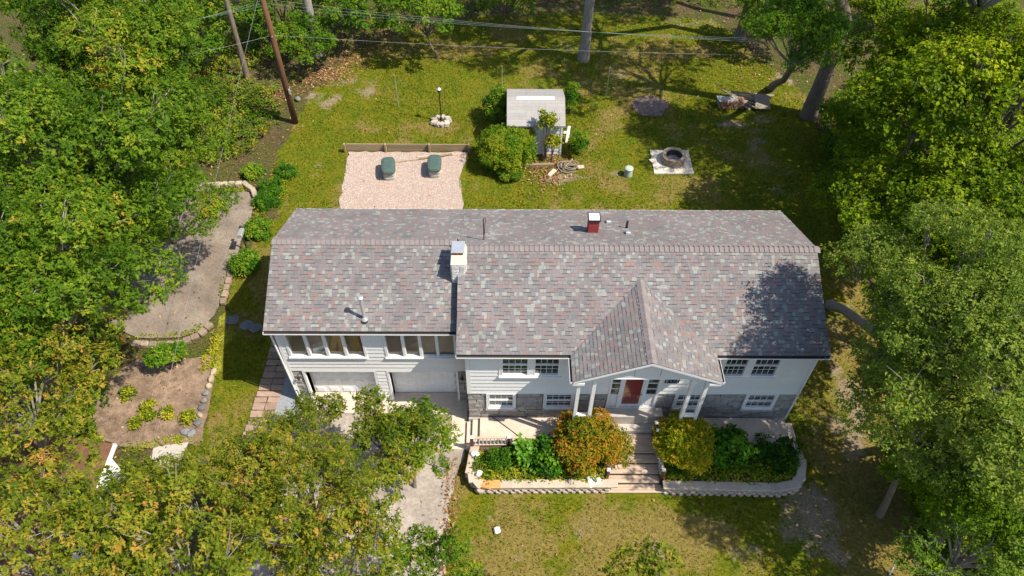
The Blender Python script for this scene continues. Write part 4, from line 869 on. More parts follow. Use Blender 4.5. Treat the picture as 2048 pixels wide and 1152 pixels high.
for s in range(4):
    bm=bmesh.new(); bmesh.ops.create_icosphere(bm,subdivisions=2,radius=.5); r5=random.Random(s+50)
    for v in bm.verts: v.co*=r5.uniform(.82,1.12)
    me=bpy.data.meshes.new('rock'); bm.to_mesh(me); bm.free(); me.materials.append([pm('tan_rock',(.46,.36,.26),(.33,.26,.19),5,.9,.4,30,rnd=.2),pm('slate_rock',(.19,.19,.19),(.13,.13,.13),5,.9,.4,30,rnd=.3)][s%2]); BR.append(me)
for p_,a in resample(gpoly([(428,745),(418,775),(410,800),(402,830),(396,850)]),.34): add('rock',rs.choice(BR),root,(p_.x,p_.y,H(p_.x,p_.y)+.08),(0,0,rs.uniform(0,3)),(rs.uniform(.26,.42),rs.uniform(.22,.34),rs.uniform(.2,.3)))
for k,(px,py,lab) in enumerate([(373,866,'grey rock at the lower left corner of the mulch bed'),(385,868,'grey rock beside the corner rock of the mulch bed'),(596,200,'dark rounded rock lying right of the utility pole')]):
    p=onground(px,py); tag(add('rock',BR[1],None,p+Vector((0,0,.08)),(0,0,k),(.4,.32,.26)),lab,'rock')
for k,(px,py,s,lab) in enumerate([(950,908,.30,'white round stone by the end post of the walk railing'),(958,946,.26,'white round stone at the rounded corner of the planter')]):
    p=atz(px,py,-.45); tag(add('white_stone',BR[0].copy(),None,p,(0,0,k),(s*1.2,s,s*.8)),lab,'stone'); bpy.data.objects['white_stone' if k==0 else 'white_stone.001'].data.materials[0]=M_WHITE
p=atz(1188,962,-.5); tag(add('flat_slab',unit_block('flat_slab',M_WSTONE,411,.1,.06),None,p,(.25,0,.3),(.5,.4,.06)),'pale broken slab resting on the planter wall left of the stairs','slab')
p=onground(994,1062); o=MB(); rs=random.Random(5)
bm=bmesh.new(); bmesh.ops.create_icosphere(bm,subdivisions=2,radius=.14)
for v in bm.verts: v.co*=rs.uniform(.6,1.15); v.co.z*=.6
me=bpy.data.meshes.new('white_bag'); bm.to_mesh(me); bm.free(); me.materials.append(M_WHITE); tag(add('white_bag',me,None,p+Vector((0,0,.06))),'crumpled white bag lying on the front lawn','bag')
a=onground(1779,1150); b=atz(1790,1128,-.6); MB().tube([a,b],.025,6).build('white_stick',M_WHITE); tag(bpy.data.objects['white_stick'],'white marker stick at the bottom right of the front lawn','stick')
# ---------------------------------------------------------------- utility pole and wires
UP=Vector((-11.78,18.45,0)); up=thing('utility_pole','tall brown wooden utility pole at the edge of the back lawn','utility pole',UP)
MB().tube([(0,0,-.3),(-.02,0,4),(-.05,0,10.2)],[.17,.15,.11],12).build('pole',M_POLE,up,smooth=True)
MB().box(.12,.2,-.2,-.05,1.95,2.25).build('meter_box',M_METAL,up,bevel=.01)
MB().box(-.9,.9,-.06,.06,7.7,7.82).build('cross_arm',M_POLE,up); MB().tube([(0,-.2,5.35),(0,.2,5.35)],.03,6).build('bracket',M_METAL,up)
def wire(a,b,sag,lab,r=.012,n=16,mat=None):
    pts=[]
    for i in range(n+1): t=i/n; p=Vector(a).lerp(Vector(b),t); p.z-=sag*4*t*(1-t); pts.append(p)
    o=MB().tube(pts,r,4).build('power_line',mat or M_WIRE); tag(o,lab,'wire','overhead wires'); return o
M_WIRE=pm('wire_silver',(.28,.28,.29),(.22,.22,.23),2,.4); M_WIREG=pm('wire_greenish',(.15,.25,.24),(.12,.20,.19),2,.4)
def far(px,py,z): return atz(px,py,z)
zl=5.35
pl=UP+Vector((0,0,zl)); wire(pl,far(1700,112,zl),.25,'lowest overhead wire running right from the middle of the pole',.0065); wire(pl,far(330,115,zl),.1,'lowest overhead wire running left from the middle of the pole',.0065)
for i,(yl,yr,nm) in enumerate([(60,80,'upper'),(66,86,'middle'),(72,92,'lower')]):
    pp=UP+Vector((-.04,(i-1)*.5,7.15-.08*i)); wire(pp,far(1700,yr,7.1-.1*i),.35,nm+' of the three close overhead wires running right from the pole top',.0048,mat=M_WIREG if i==0 else M_WIRE)
    wire(pp,far(200,yl+4*i,7.1-.1*i),.15,nm+' of the three close overhead wires running left from the pole top',.0048,mat=M_WIREG if i==0 else M_WIRE)
wire(UP+Vector((-.1,-.15,7.6)),atz(282,1000,1.7),.0,'white service cable slanting down over the asphalt court to the brown-roofed garage',.005,24,M_WIRE)
# ---------------------------------------------------------------- neighbour's garage at lower left
nb=thing('side_garage','low white building with a brown shingle roof glimpsed through the oak branches','building')
NX,NY0,NY1=-14.05,-8.5,-2.45
MB().box(NX-5,NX-.25,NY0,NY1-.2,-1.1,1.42).build('wall',M_WHITE,nb)
nw=bpy.data.objects['wall.002'] if 'wall.002' in bpy.data.objects else nb
for k in range(9): MB().box(NX-.25,NX-.232,NY0,NY1-.2,-.9+k*.25,-.66+k*.25).build('siding_board',M_SIDING,nw)
M_BRSH=pm('brown_shingle',(.155,.075,.045),(.10,.05,.03),6,.95,.3,60,rnd=.1,fine=.2)
MB().hexa([(NX,NY0-.2,1.5),(NX,NY1,1.5),(NX-2.6,NY1,2.55),(NX-2.6,NY0-.2,2.55),(NX,NY0-.2,1.6),(NX,NY1,1.6),(NX-2.6,NY1,2.65),(NX-2.6,NY0-.2,2.65)]).hexa([(NX-2.602,NY0-.2,2.55),(NX-2.602,NY1,2.55),(NX-5.2,NY1,1.5),(NX-5.2,NY0-.2,1.5),(NX-2.602,NY0-.2,2.65),(NX-2.602,NY1,2.65),(NX-5.2,NY1,1.6),(NX-5.2,NY0-.2,1.6)]).build('roof',M_BRSH,nb)
nr=[o for o in nb.children if o.name.startswith('roof')][0]
for k in range(14):
    t0=k/14; t1=(k+1.08)/14; MB().hexa([(NX-2.6*t0,NY0-.2,1.6+1.05*t0),(NX-2.6*t0,NY1,1.6+1.05*t0),(NX-2.6*t1,NY1,1.6+1.05*t1),(NX-2.6*t1,NY0-.2,1.6+1.05*t1),(NX-2.6*t0,NY0-.2,1.62+1.05*t0),(NX-2.6*t0,NY1,1.62+1.05*t0),(NX-2.6*t1,NY1,1.606+1.05*t1),(NX-2.6*t1,NY0-.2,1.606+1.05*t1)]).build('shingle_strip',M_BRSH,nr)
MB().box(NX+.004,NX+.1,NY0-.2,NY1,1.46,1.58).build('gutter',M_WHITE,nb); MB().box(NX-.8,NX+.1,NY1+.002,NY1+.03,1.42,1.58).build('fascia',M_WHITE,nb)
# ================================================================= FOLIAGE
def unit(v): return v/np.maximum(np.linalg.norm(v,axis=-1,keepdims=True),1e-9)
LEAF={'diamond':np.array([(0,0,0),(.52,.5,.10),(1,0,-.06),(.52,-.5,.10)]),
      'oak':np.array([(0,0,0),(.25,.30,.05),(.38,.13,.03),(.56,.5,.08),(.70,.17,.03),(1,0,-.07),(.70,-.17,.03),(.56,-.5,.08),(.38,-.13,.03),(.25,-.30,.05)])}
def leaves(name,cent,dirs,k,size,width,shape,mat,rg,spread=.9,up=.8,tint=(.45,.2),ctint=None,jit=.06):
    """mesh of len(cent)*k leaves radiating from twig ends"""
    n=len(cent); C=np.repeat(cent,k,0); D=np.repeat(dirs,k,0); N=n*k
    C=C+rg.normal(0,jit,(N,3)); rr=rg.normal(0,1,(N,3)); tn=unit(rr-D*np.sum(rr*D,1,keepdims=True)); l=unit(tn*spread+D*rg.uniform(-.15,.75,(N,1))+rg.normal(0,.22,(N,3)))
    u=np.array([0,0,up])+rg.normal(0,.28,(N,3))+D*.8; s=unit(np.cross(u,l)); nn=np.cross(l,s)
    sz=size*rg.uniform(.65,1.25,N); T=LEAF[shape]; q=len(T)
    V=C[:,None]+sz[:,None,None]*(l[:,None]*T[None,:,0:1]+s[:,None]*T[None,:,1:2]*width+nn[:,None]*T[None,:,2:3])
    ct=ctint if ctint is not None else rg.normal(tint[0],tint[1],n)
    t=np.clip(np.repeat(ct,k)+rg.normal(0,.1,N),0,1)
    return meshobj(name,V.reshape(-1,3),np.arange(N*q,dtype=np.int32),q,mat,tint=np.repeat(t,q))
def crown_points(rg,Rx,Ry,Rz,nl,lr,per,flat=.5,bottom=-.35,lv=.09):
    """twig ends in lobes spread through an ellipsoid; returns points, outward directions, lobe centres, tint per point"""
    P=[];D=[];L=[];T=[]
    g=np.pi*(3-5**.5)
    for i in range(nl):
        z=1-(1-bottom)*(i+.5)/nl; a=g*i+rg.normal(0,.35); r=math.sqrt(max(0,1-z*z)); f=rg.uniform(.45,.98)
        c=np.array([r*math.cos(a)*Rx,r*math.sin(a)*Ry,z*Rz])*f; rad=lr*rg.uniform(.7,1.25); L.append(c)
        n=int(per*rad*rad/lr/lr); d=unit(rg.normal(0,1,(n,3))+np.array([0,0,.35])); q=rg.uniform(.45,1.05,(n,1))**.6
        P.append(c+d*q*rad*np.array([1.2,1.2,flat])+rg.normal(0,.06*rad,(n,3))); D.append(unit(d+np.array([0,0,.4]))); T.append(np.full(n,rg.normal(0,lv))+rg.normal(0,.07,n))
    return np.concatenate(P),np.concatenate(D),L,np.concatenate(T)
def limbs(name,L,base,r0,mat,rg,twigs=None):
    mb=MB()
    for c in L:
        c=np.array(c); m1=base*.55+c*.45+rg.normal(0,.22,3)+np.array([0,0,.12]); r=r0*rg.uniform(.35,.6)
        mb.tube([base,base*.8+m1*.2,m1,m1*.45+c*.55+rg.normal(0,.12,3),c],[r,r*.95,r*.7,r*.5,r*.22],6)
        for k in range(3):
            e=c+unit(rg.normal(0,1,3))*rg.uniform(.5,1.0); mb.tube([m1*.3+c*.7,e*.5+c*.5+rg.normal(0,.08,3),e],[r*.3,r*.2,r*.07],4)
    return mb.mesh(name,mat)
OAK=leafmat('oak_leaf',[(0,(0.030,.072,.004)),(.3,(0.070,.145,.007)),(.55,(0.136,.225,.012)),(.75,(0.244,.30,.018)),(.9,(0.395,.29,.03)),(1,(0.489,.20,.04))],.4,.55,.12)
OAKY=leafmat('turning_oak_leaf',[(0,(0.042,.072,.004)),(.3,(0.092,.14,.008)),(.55,(0.171,.215,.014)),(.75,(0.296,.28,.022)),(.9,(0.407,.29,.04)),(1,(0.499,.26,.06))],.4,.55,.12)
MAPLE=leafmat('maple_leaf',[(0,(0.044,.088,.002)),(.3,(0.109,.185,.004)),(.55,(0.204,.30,.007)),(.78,(0.357,.42,.012)),(1,(0.487,.46,.02))],.45,.55,.12)
LOCUST=leafmat('fine_grey_green_leaf',[(0,(.06,.105,.012)),(.35,(.14,.215,.022)),(.65,(.25,.325,.04)),(1,(.42,.44,.08))],.42,.6,.1)
SHRUB=leafmat('shrub_leaf',[(0,(.018,.072,.004)),(.4,(.055,.155,.008)),(.7,(.14,.26,.014)),(1,(.34,.36,.03))],.32,.55,.12)
AUT=leafmat('autumn_shrub_leaf',[(0,(.055,.11,.006)),(.25,(.16,.18,.01)),(.48,(.31,.25,.014)),(.7,(.48,.23,.02)),(1,(.5,.12,.02))],.38,.55,.12)
GOLD=leafmat('golden_shrub_leaf',[(0,(.07,.13,.004)),(.3,(.20,.25,.006)),(.6,(.40,.37,.012)),(.85,(.55,.44,.02)),(1,(.58,.36,.03))],.38,.55,.12)
HYD=leafmat('broad_green_leaf',[(0,(.02,.08,.004)),(.5,(.06,.175,.008)),(1,(.18,.34,.015))],.32,.5,.15)
LIME=leafmat('lime_leaf',[(0,(.08,.24,.012)),(1,(.22,.42,.03))],.4,.4,.4)
HOSTA=leafmat('yellow_green_groundcover',[(0,(.045,.09,.006)),(.4,(.16,.22,.012)),(.7,(.37,.39,.02)),(1,(.58,.47,.04))],.38,.5,.15)
KINDS={}
def kind(key,seed,R,nl,lr,per,k,size,width,shape,mat,tint,bark,spread=.9,up=.8,bottom=-.35,flat=1.):
    rg=np.random.default_rng(seed); P,D,L,T=crown_points(rg,R,R,R*.72*flat,nl,lr,per,bottom=bottom)
    cm_=leaves('crown',P,D,k,size,width,shape,mat,rg,spread,up,ctint=np.clip(rg.normal(tint[0],tint[1],len(P))*.6+tint[0]*.4+T,0,1))
    lm=limbs('limbs',L,np.array([0,0,-R*.75]),.16*R/4,bark,rg); KINDS[key]=(cm_,lm,R)
kind('oakA',1,4.2,38,.95,125,10,.155,.6,'oak',OAK,(.40,.16),M_PALEBARK)
kind('oakB',2,4.2,36,1.0,120,10,.155,.6,'oak',OAK,(.40,.16),M_PALEBARK)
kind('turnA',3,4.,32,.85,66,10,.175,.58,'oak',OAKY,(.53,.22),M_PALEBARK)
kind('turnB',4,3.,20,.8,58,10,.165,.58,'oak',OAKY,(.53,.22),M_PALEBARK)
kind('mapA',5,4.2,36,.95,100,9,.15,.7,'diamond',MAPLE,(.42,.18),M_BARK,.9,1.)
kind('mapB',6,4.2,34,1.0,100,9,.15,.7,'diamond',MAPLE,(.42,.18),M_BARK,.9,1.)
kind('locA',7,4.5,36,.9,120,11,.125,.5,'diamond',LOCUST,(.5,.17),M_PALEBARK,1.,.6)
kind('sparse',8,3.4,22,.75,75,10,.135,.55,'diamond',LOCUST,(.55,.17),M_PALEBARK,1.,.6)
kind('open',18,4.2,24,.85,62,10,.16,.6,'oak',OAK,(.45,.16),M_PALEBARK)
TREEN=0
def tree(key,C,scale,label,base=None,tint=(1,1,1),rz=None,name='oak_tree',r0=.2,bark=M_BARK,group=None,zs=1.,upright=False):
    """a tree whose crown is centred at C; trunk runs from the ground to the crown"""
    global TREEN; TREEN+=1; rs=random.Random(TREEN*7)
    C=Vector(C); cmesh,lmesh,R=KINDS[key]
    if base is None: base=(C.x+rs.uniform(-.5,.5),C.y+rs.uniform(-.4,.6))
    b=Vector((base[0],base[1],H(*base))); root=thing(name,label,'tree',b,0,group); rz=rs.uniform(0,6.28) if rz is None else rz
    top=C-b-Vector((0,0,R*.75*scale*zs)); 
    if top.z<1: top.z=1.
    m1=top*.5+Vector((rs.uniform(-.2,.2),rs.uniform(-.2,.2),0))
    if upright: m1=Vector((.1,.05,top.z*.62))
    MB().tube([(0,0,-.3),(0,0,.12),m1*.3+Vector((0,0,.2)),m1,top,top+(C-b-top)*.4],[r0*1.5,r0*1.25,r0,r0*.86,r0*.7,r0*.45],10).build('trunk',bark,root,smooth=True)
    c=add('crown',cmesh,root,C-b,(0,0,rz),(scale,scale,scale*zs)); c.color=(*tint,1); l=add('limbs',lmesh,root,C-b,(0,0,rz),(scale,scale,scale*zs))
    return root
kind('sapA',9,1.7,16,.45,34,10,.165,.6,'oak',OAKY,(.45,.15),M_BARK)
kind('sapB',10,1.7,16,.45,36,10,.165,.6,'oak',OAK,(.5,.15),M_BARK)
kind('sapM',15,1.7,16,.5,70,9,.14,.7,'diamond',MAPLE,(.45,.18),M_BARK,.9,1.)
G1='broadleaf trees crowding the yard'
def T(px,py,z): return atz(px,py,z)
tree('oakA',T(95,330,8),1.2,'large green oak filling the upper left edge of the view',r0=.28,base=(-21,8))
tree('oakB',T(285,250,5.5),.86,'green oak between the upper left corner and the utility pole')
tree('oakB',T(25,560,8),1.0,'tall green oak at the middle of the left edge',r0=.25,base=(-19,1.5))
tree('oakA',T(318,420,4.6),.6,'small green oak overhanging the asphalt court',tint=(1.05,1.05,.9),base=tuple(onground(170,430).xy),r0=.14)
tree('oakA',T(180,90,8),1.05,'green oak at the top left beneath the overhead wires')
tree('turnA',T(15,800,7),.66,'yellowing oak with bare limbs left of the mulch bed',base=(-17.5,-1.5))
tree('turnA',T(40,1110,7),.8,'yellowing oak covering the bottom left corner')
tree('turnB',T(355,1120,7),.92,'yellow-green oak at the bottom left beside the brown-roofed garage')
tree('turnB',T(505,945,5),.60,'small turning oak left of the driveway')
tree('turnA',T(610,985,5),.55,'turning oak standing over the middle of the driveway')
tree('turnB',T(680,1120,6),.75,'turning oak at the bottom of the driveway')
tree('sapA',T(775,880,2.6),.95,'young oak in front of the right garage door',r0=.06)
tree('sapB',T(838,880,2.2),.8,'green young oak nearest the front walk',r0=.06)
tree('sapB',T(845,1150,4),.8,'small oak at the bottom edge beside the driveway',r0=.06)
tree('sapA',T(262,985,3.2),.8,'young oak in front of the brown-roofed garage',r0=.06)
tree('sapA',T(1290,1262,6),1.1,'treetop poking in at the bottom centre over the front lawn',base=(4.6,-8.8))
tree('sapA',T(610,845,2.),.75,'low turning oak in front of the left garage door',r0=.06)
# right-hand woods
tree('mapA',T(1900,120,7),1.0,'yellow-green maple behind the right end of the lawn',name='maple_tree')
tree('mapB',T(1985,230,8),1.15,'yellow-green maple at the upper right edge',name='maple_tree',tint=(1.1,1.05,.9))
tree('mapB',T(1775,395,4.6),.72,'rounded green maple beside the back right corner of the roof',name='maple_tree')
tree('mapA',T(1930,470,6.5),.92,'bright green maple at the middle of the right edge',name='maple_tree')
tree('locA',(13.95,-1.0,7.8),.82,'grey-green tree reaching over the right end of the roof',base=(14.6,5.6),name='fine_leaved_tree',r0=.2,bark=M_PALEBARK)
tree('locA',T(2020,740,7.5),.95,'fine-leaved grey-green tree at the right edge beside the house',base=(17.8,-.5),name='fine_leaved_tree',bark=M_PALEBARK)
tree('sparse',T(1860,860,5.5),.75,'sparse leaning tree over the lawn right of the front walk',base=(14.0,-3.9),name='fine_leaved_tree',r0=.13,bark=M_BARK)
tree('mapB',T(2010,930,4.5),.7,'dark green maple low on the right edge',name='maple_tree',tint=(.75,.85,.8))
tree('sparse',T(1960,1090,3.2),.7,'thin tree in the bottom right corner',name='fine_leaved_tree',tint=(.7,.85,.7))
tree('oakB',T(1610,60,7),.62,'deep green oak above the firewood stack',base=(15.6,21.9),tint=(.9,1.05,.9))
# tall trees whose trunks stand at the back; their crowns are above the view
for (x,y,cx,cy,cz,s,lab,k,r,bk) in [(4.71,24.95,7.8,24.,13.4,1.2,'tall pale trunk standing at the back centre of the lawn','open',.30,M_PALEBARK),(14.76,27.23,12.6,25.,13.8,1.15,'tall trunk at the back right of the lawn','open',.28,M_BARK),(17.12,19.3,15.2,19.6,13.,1.15,'thick leaning trunk right of the firewood stack','open',.40,M_BARK),(-15.42,22.77,-16.4,23.5,12,1.0,'slim trunk standing left of the utility pole','open',.15,M_BARK),(-11.68,25.22,-11.9,26.5,12,.9,'pale trunk standing behind the leafy sapling by the pole','open',.26,M_PALEBARK),(22.,13.,20.,14.,12.5,1.0,'tall maple deep in the woods right of the lawn','open',.25,M_BARK),(16.6,29.5,17,30,12.5,.9,'second dark trunk behind the back right of the lawn','oakB',.25,M_BARK),(10.,33.,10,33.5,12,1.1,'trunk in the shade behind the back centre of the lawn','oakA',.25,M_BARK),(-3.,34.,-3,34.5,12,1.2,'trunk in the dark woods behind the back left of the lawn','oakB',.25,M_BARK)]:
    tree(k,(cx,cy,cz),s,lab,base=(x,y),name='tall_tree',r0=r,bark=bk,upright=True)
# understory along the back
for (px,py,z,s,lab,k) in [(600,85,1.9,1.0,'leafy sapling right behind the utility pole','sapB'),(850,20,3.2,1.3,'leafy branch-laden sapling at the top centre','sapB'),(700,0,2.6,1.4,'dark sapling at the top behind the wires','sapB'),(390,50,3.,1.5,'dark green sapling left of the slim trunk','sapB'),(560,10,2.5,1.3,'dark sapling behind the pole top','sapB'),(1540,20,2.6,1.2,'small dark sapling at the top right of the lawn','sapB'),(1010,-20,2.5,1.3,'small sapling at the top edge behind the wires','sapB')]:
    tree(k,T(px,py,z),s,lab,name='sapling',r0=.06,tint=(.85,1.0,.9))
for i,(px,py,s_,lab) in enumerate([(1690,300,1.0,'small yellow-green sapling at the right edge of the back lawn'),(1720,470,.9,'low sapling beside the right end of the roof'),(1850,1010,1.0,'low sapling in the shade at the lower right'),(1950,640,1.2,'young maple under the grey-green tree'),(1900,300,1.2,'young maple in the middle of the right woods'),(2000,560,1.2,'young maple at the far right edge'),(1930,1060,1.1,'young maple in the bottom right shade'),(1740,60,1.0,'young maple at the top right behind the leaning trunk'),(2010,840,1.1,'young maple at the right edge below the grey-green tree'),(1830,760,.7,'thin young maple on the right side lawn')]):
    tree('sapM',onground(px,py)+Vector((0,0,1.7)),s_,lab,name='sapling',r0=.05)
# ---------------------------------------------------------------- shrubs
def shrub(name,label,C,R,mat,k=7,size=.1,width=.6,shape='diamond',dens=170,tint=(.5,.18),seed=1,nl=9,up=.8,spread=.9,cat='shrub',tintcol=(1,1,1),base=None):
    rg=np.random.default_rng(seed); C=Vector(C); root=thing(name,label,cat,(C.x,C.y,base if base is not None else H(C.x,C.y)))
    P,D,L,Tt=crown_points(rg,R[0],R[1],R[2],int(nl*1.6),min(R)*.42,dens*min(R)**2*.36,flat=.75,bottom=-.3,lv=.16)
    ns=max(6,len(P)//14); d0=unit(rg.normal(0,1,(ns,3))+np.array([0,0,.5])); q0=rg.uniform(.9,1.22,(ns,1)); P=np.concatenate([P,d0*q0*np.array(R)]); D=np.concatenate([D,d0]); Tt=np.concatenate([Tt,rg.normal(.08,.1,ns)])
    o=add('foliage',leaves('foliage',P,D,k,size,width,shape,mat,rg,spread,up,ctint=np.clip(rg.normal(tint[0],tint[1],len(P))*.6+tint[0]*.4+Tt,0,1),jit=size*.4),root,C-root.location); o.color=(*tintcol,1)
    mb=MB(); bz=root.location.z-C.z
    for c in L[:7]: mb.tube([(rg.normal(0,.04),rg.normal(0,.04),bz),tuple(c*.4+np.array([0,0,bz*.4])),tuple(c)],[.02,.014,.005],5)
    o=mb.build('stems',M_BARK,root,); o.location=C-root.location
    return root
shrub('japanese_maple','orange and green Japanese maple shrub left of the wooden stairs',atz(1176,888,.3),(1.25,1.,.92),AUT,8,.09,.55,dens=420,tint=(.38,.26),seed=3,nl=20,base=-.58)
shrub('golden_shrub','golden yellow shrub right of the wooden stairs',atz(1370,886,.3),(.92,.9,.9),GOLD,8,.085,.55,dens=520,tint=(.5,.24),seed=44,nl=18,base=-.58)
shrub('hydrangea','dark green broad-leaved shrub right of the golden shrub',atz(1458,898,-.05),(.85,.7,.6),HYD,6,.17,.75,dens=230,tint=(.45,.2),seed=5,base=-.58)
shrub('hydrangea','dark green broad-leaved plant left of the orange shrub',atz(1098,912,-.15),(.6,.65,.5),HYD,6,.17,.75,dens=260,tint=(.35,.2),seed=6,base=-.58)
shrub('peony','matte green leafy clump at the left end of the planter',atz(1003,918,-.3),(.62,.42,.32),SHRUB,7,.10,.5,dens=420,tint=(.38,.12),seed=7,base=-.58)
shrub('lime_plant','bright lime-green broad-leaved plant in the left planter',atz(1047,905,-.1),(.33,.42,.35),LIME,5,.2,.7,dens=230,tint=(.5,.2),seed=8,nl=6,base=-.58)
shrub('trailing_shrub','spreading dark shrub at the right end of the planter',atz(1552,905,-.25),(1.0,.75,.45),SHRUB,7,.085,.5,dens=500,tint=(.3,.15),seed=9,nl=12,base=-.58,tintcol=(.8,.85,.8))
shrub('juniper','large bright green clipped juniper left of the garden shed',T(1012,300,.9),(1.35,1.25,1.15),SHRUB,10,.085,.4,dens=620,tint=(.66,.14),seed=10,nl=22,tintcol=(1.1,1.05,.8))
shrub('juniper','small green juniper bump at the foot of the large one',T(1022,350,.3),(.5,.4,.4),SHRUB,9,.085,.4,dens=620,tint=(.6,.14),seed=11)
shrub('shed_bush','leafy bush against the left wall of the shed',T(1000,215,.9),(.75,.8,1.0),SHRUB,7,.12,.55,dens=300,tint=(.5,.2),seed=12)
shrub('arborvitae','narrow green shrub behind the right wall of the shed',T(1143,200,.9),(.45,.5,1.0),SHRUB,9,.09,.45,dens=520,tint=(.5,.15),seed=13)
shrub('arborvitae','conical green shrub in front of the shed right corner',T(1158,290,.6),(.5,.5,.8),SHRUB,9,.08,.4,dens=620,tint=(.6,.15),seed=14)
shrub('vine_plant','tall yellow-green vine standing against the shed front wall',aty(1093,245,15.25),(.55,.3,.55),HOSTA,6,.14,.65,dens=300,tint=(.5,.2),seed=15)
shrub('vine_plant','low yellow-green plant beneath the vine at the shed front',aty(1106,285,15.3),(.35,.3,.4),HOSTA,6,.12,.65,dens=350,tint=(.6,.2),seed=16)
for i,(px,py,r,lab) in enumerate([(515,458,.6,'rounded clipped shrub nearest the back corner of the garage wing'),(490,527,.72,'rounded clipped shrub with pale flowers below the post light'),(545,375,.6,'blue-green juniper in the middle of the hedge behind the court'),(530,405,.55,'blue-green juniper at the near end of the hedge behind the court'),(572,345,.55,'blue-green juniper at the far end of the hedge behind the court'),(505,345,.5,'spiky green clump beside the stone wall of the court'),(318,715,.5,'low green shrub below the left part of the stone curb'),(352,704,.4,'smaller green shrub below the stone curb')]):
    jn=2<=i<=4; shrub('juniper' if jn else 'clipped_shrub',lab,T(px,py,r*.55-.1),(r,r*.95,r*.75),SHRUB,8,.08 if jn else .095,.45 if jn else .6,dens=560,tint=(.42 if jn else .6,.14),seed=20+i,tintcol=(.85,1,1.15) if jn else (1,1,1))
for i,(px,py,lab) in enumerate([(190,885,'small green plant at the left end of the mulch bed'),(300,818,'tiny leafy plant in the middle of the mulch bed'),(258,790,'tiny yellow-green plant near the top of the mulch bed'),(300,835,'small leafy plant on the lower mulch bed'),(340,830,'leafy green plant on the lower mulch bed'),(275,850,'round green plant at the bottom of the mulch bed'),(380,838,'green plant beside the rock border of the mulch bed')]):
    shrub('bed_plant',lab,onground(px,py)+Vector((0,0,.16)),(.26,.24,.2),HOSTA,7,.13,.5,dens=420,tint=(.5,.2),seed=40+i,nl=5,cat='plant')
# ground cover in the planters
def cover(name,label,polys,mat,n,size,width,k,seed,z=None,tint=(.5,.2),bump=.15,cat='ground cover',shape='diamond',up=1.,spread=1.,tintcol=(1,1,1)):
    rg=np.random.default_rng(seed); pts=[]
    A=[(max(p[0] for p in q)-min(p[0] for p in q))*(max(p[1] for p in q)-min(p[1] for p in q)) for q in polys]
    for q,a in zip(polys,A):
        m_=int(n*a/sum(A)); x=rg.uniform(min(p[0] for p in q),max(p[0] for p in q),m_); y=rg.uniform(min(p[1] for p in q),max(p[1] for p in q),m_); ok=pip(x,y,q); x=x[ok]; y=y[ok]
        h=(fbm(x,y,.9,seed+5)**1.5)*bump*2; zz=(np.full(len(x),z) if z is not None else Hn(x,y)-.03)+h*rg.uniform(.6,1,len(x))+.03
        pts.append(np.stack([x,y,zz],1))
    P=np.concatenate(pts); D=unit(rg.normal(0,.5,P.shape)+np.array([0,0,1.]))
    ct=np.clip(rg.normal(tint[0],tint[1],len(P))*.6+tint[0]*.4+(fbm(P[:,0],P[:,1],1.1,seed)-.5)*.8,0,1)
    o=add(name,leaves(name,P,D,k,size,width,shape,mat,rg,spread,up,ctint=ct,jit=size*.5)); o.color=(*tintcol,1)
    return tag(o,label,cat,kind='stuff')
cover('planter_groundcover','yellow-green ground cover filling the planters beside the stairs',[[(-1.15,-1.6),(-1.2,-2.5),(-.7,-2.8),(3.7,-2.75),(3.7,-2.2),(1,-2.3),(-.2,-1.9)],[(6.0,-2.75),(10.2,-2.85),(10.9,-2.6),(11.2,-2.0),(10.6,-1.5),(9,-2.1),(6,-2.5)]],HOSTA,1500,.13,.45,6,61,z=-.58,tint=(.55,.2),bump=.14)
cover('planter_foliage','mixed green leaves filling the back of the planters',[[(-1.05,-1.75),(-1.1,-2.2),(3.75,-2.3),(3.75,-1.5),(2,-1.75)],[(6.0,-1.4),(6.0,-2.6),(11.1,-2.4),(11.2,-1.4)]],SHRUB,1400,.12,.55,6,62,z=-.58,tint=(.35,.2),bump=.2)
# understory on the woodland floor
cover('left_undergrowth','low green undergrowth between the oaks and the utility pole',[gpoly([(300,260),(330,170),(450,150),(560,180),(565,235),(520,300),(470,330),(380,340)]),gpoly([(250,20),(480,20),(560,110),(480,150),(330,160)]),gpoly([(0,300),(280,300),(260,640),(180,900),(0,900)])],OAK,7000,.16,.6,7,63,tint=(.55,.22),bump=.5,up=.9,tintcol=(1.05,1.05,.9))
cover('right_undergrowth','dense low undergrowth on the woodland floor right of the house',[gpoly([(1640,240),(1720,150),(2048,100),(2300,500),(2200,1000),(1860,1150),(1800,1000),(1790,860),(1770,700),(1740,560),(1680,420),(1630,330)]),gpoly([(1850,930),(2100,900),(2100,1200),(1840,1200)])],MAPLE,17000,.16,.65,7,64,tint=(.42,.22),bump=.7,tintcol=(.9,1,.9))
cover('back_undergrowth','dark green undergrowth at the top edge behind the lawn',[gpoly([(480,60),(760,20),(1000,-20),(1500,-30),(1760,0),(1700,130),(1560,20),(1100,5),(760,45),(560,130)])],OAK,3500,.16,.6,6,65,tint=(.5,.25),bump=.4)
cover('court_ivy','yellow-green creeping plants round the asphalt court',[gpoly([(440,680),(425,745),(400,745),(430,660)]),gpoly([(425,378),(500,372),(498,383),(430,392)]),gpoly([(448,610),(470,530),(462,520),(440,590)]),gpoly([(560,330),(590,330),(580,380),(520,440),(500,470),(515,400)]),gpoly([(250,890),(380,870),(385,885),(250,905)]),gpoly([(275,676),(365,676),(410,655),(405,648),(360,668),(280,668)])],HOSTA,1500,.09,.6,6,66,tint=(.62,.18),bump=.1)
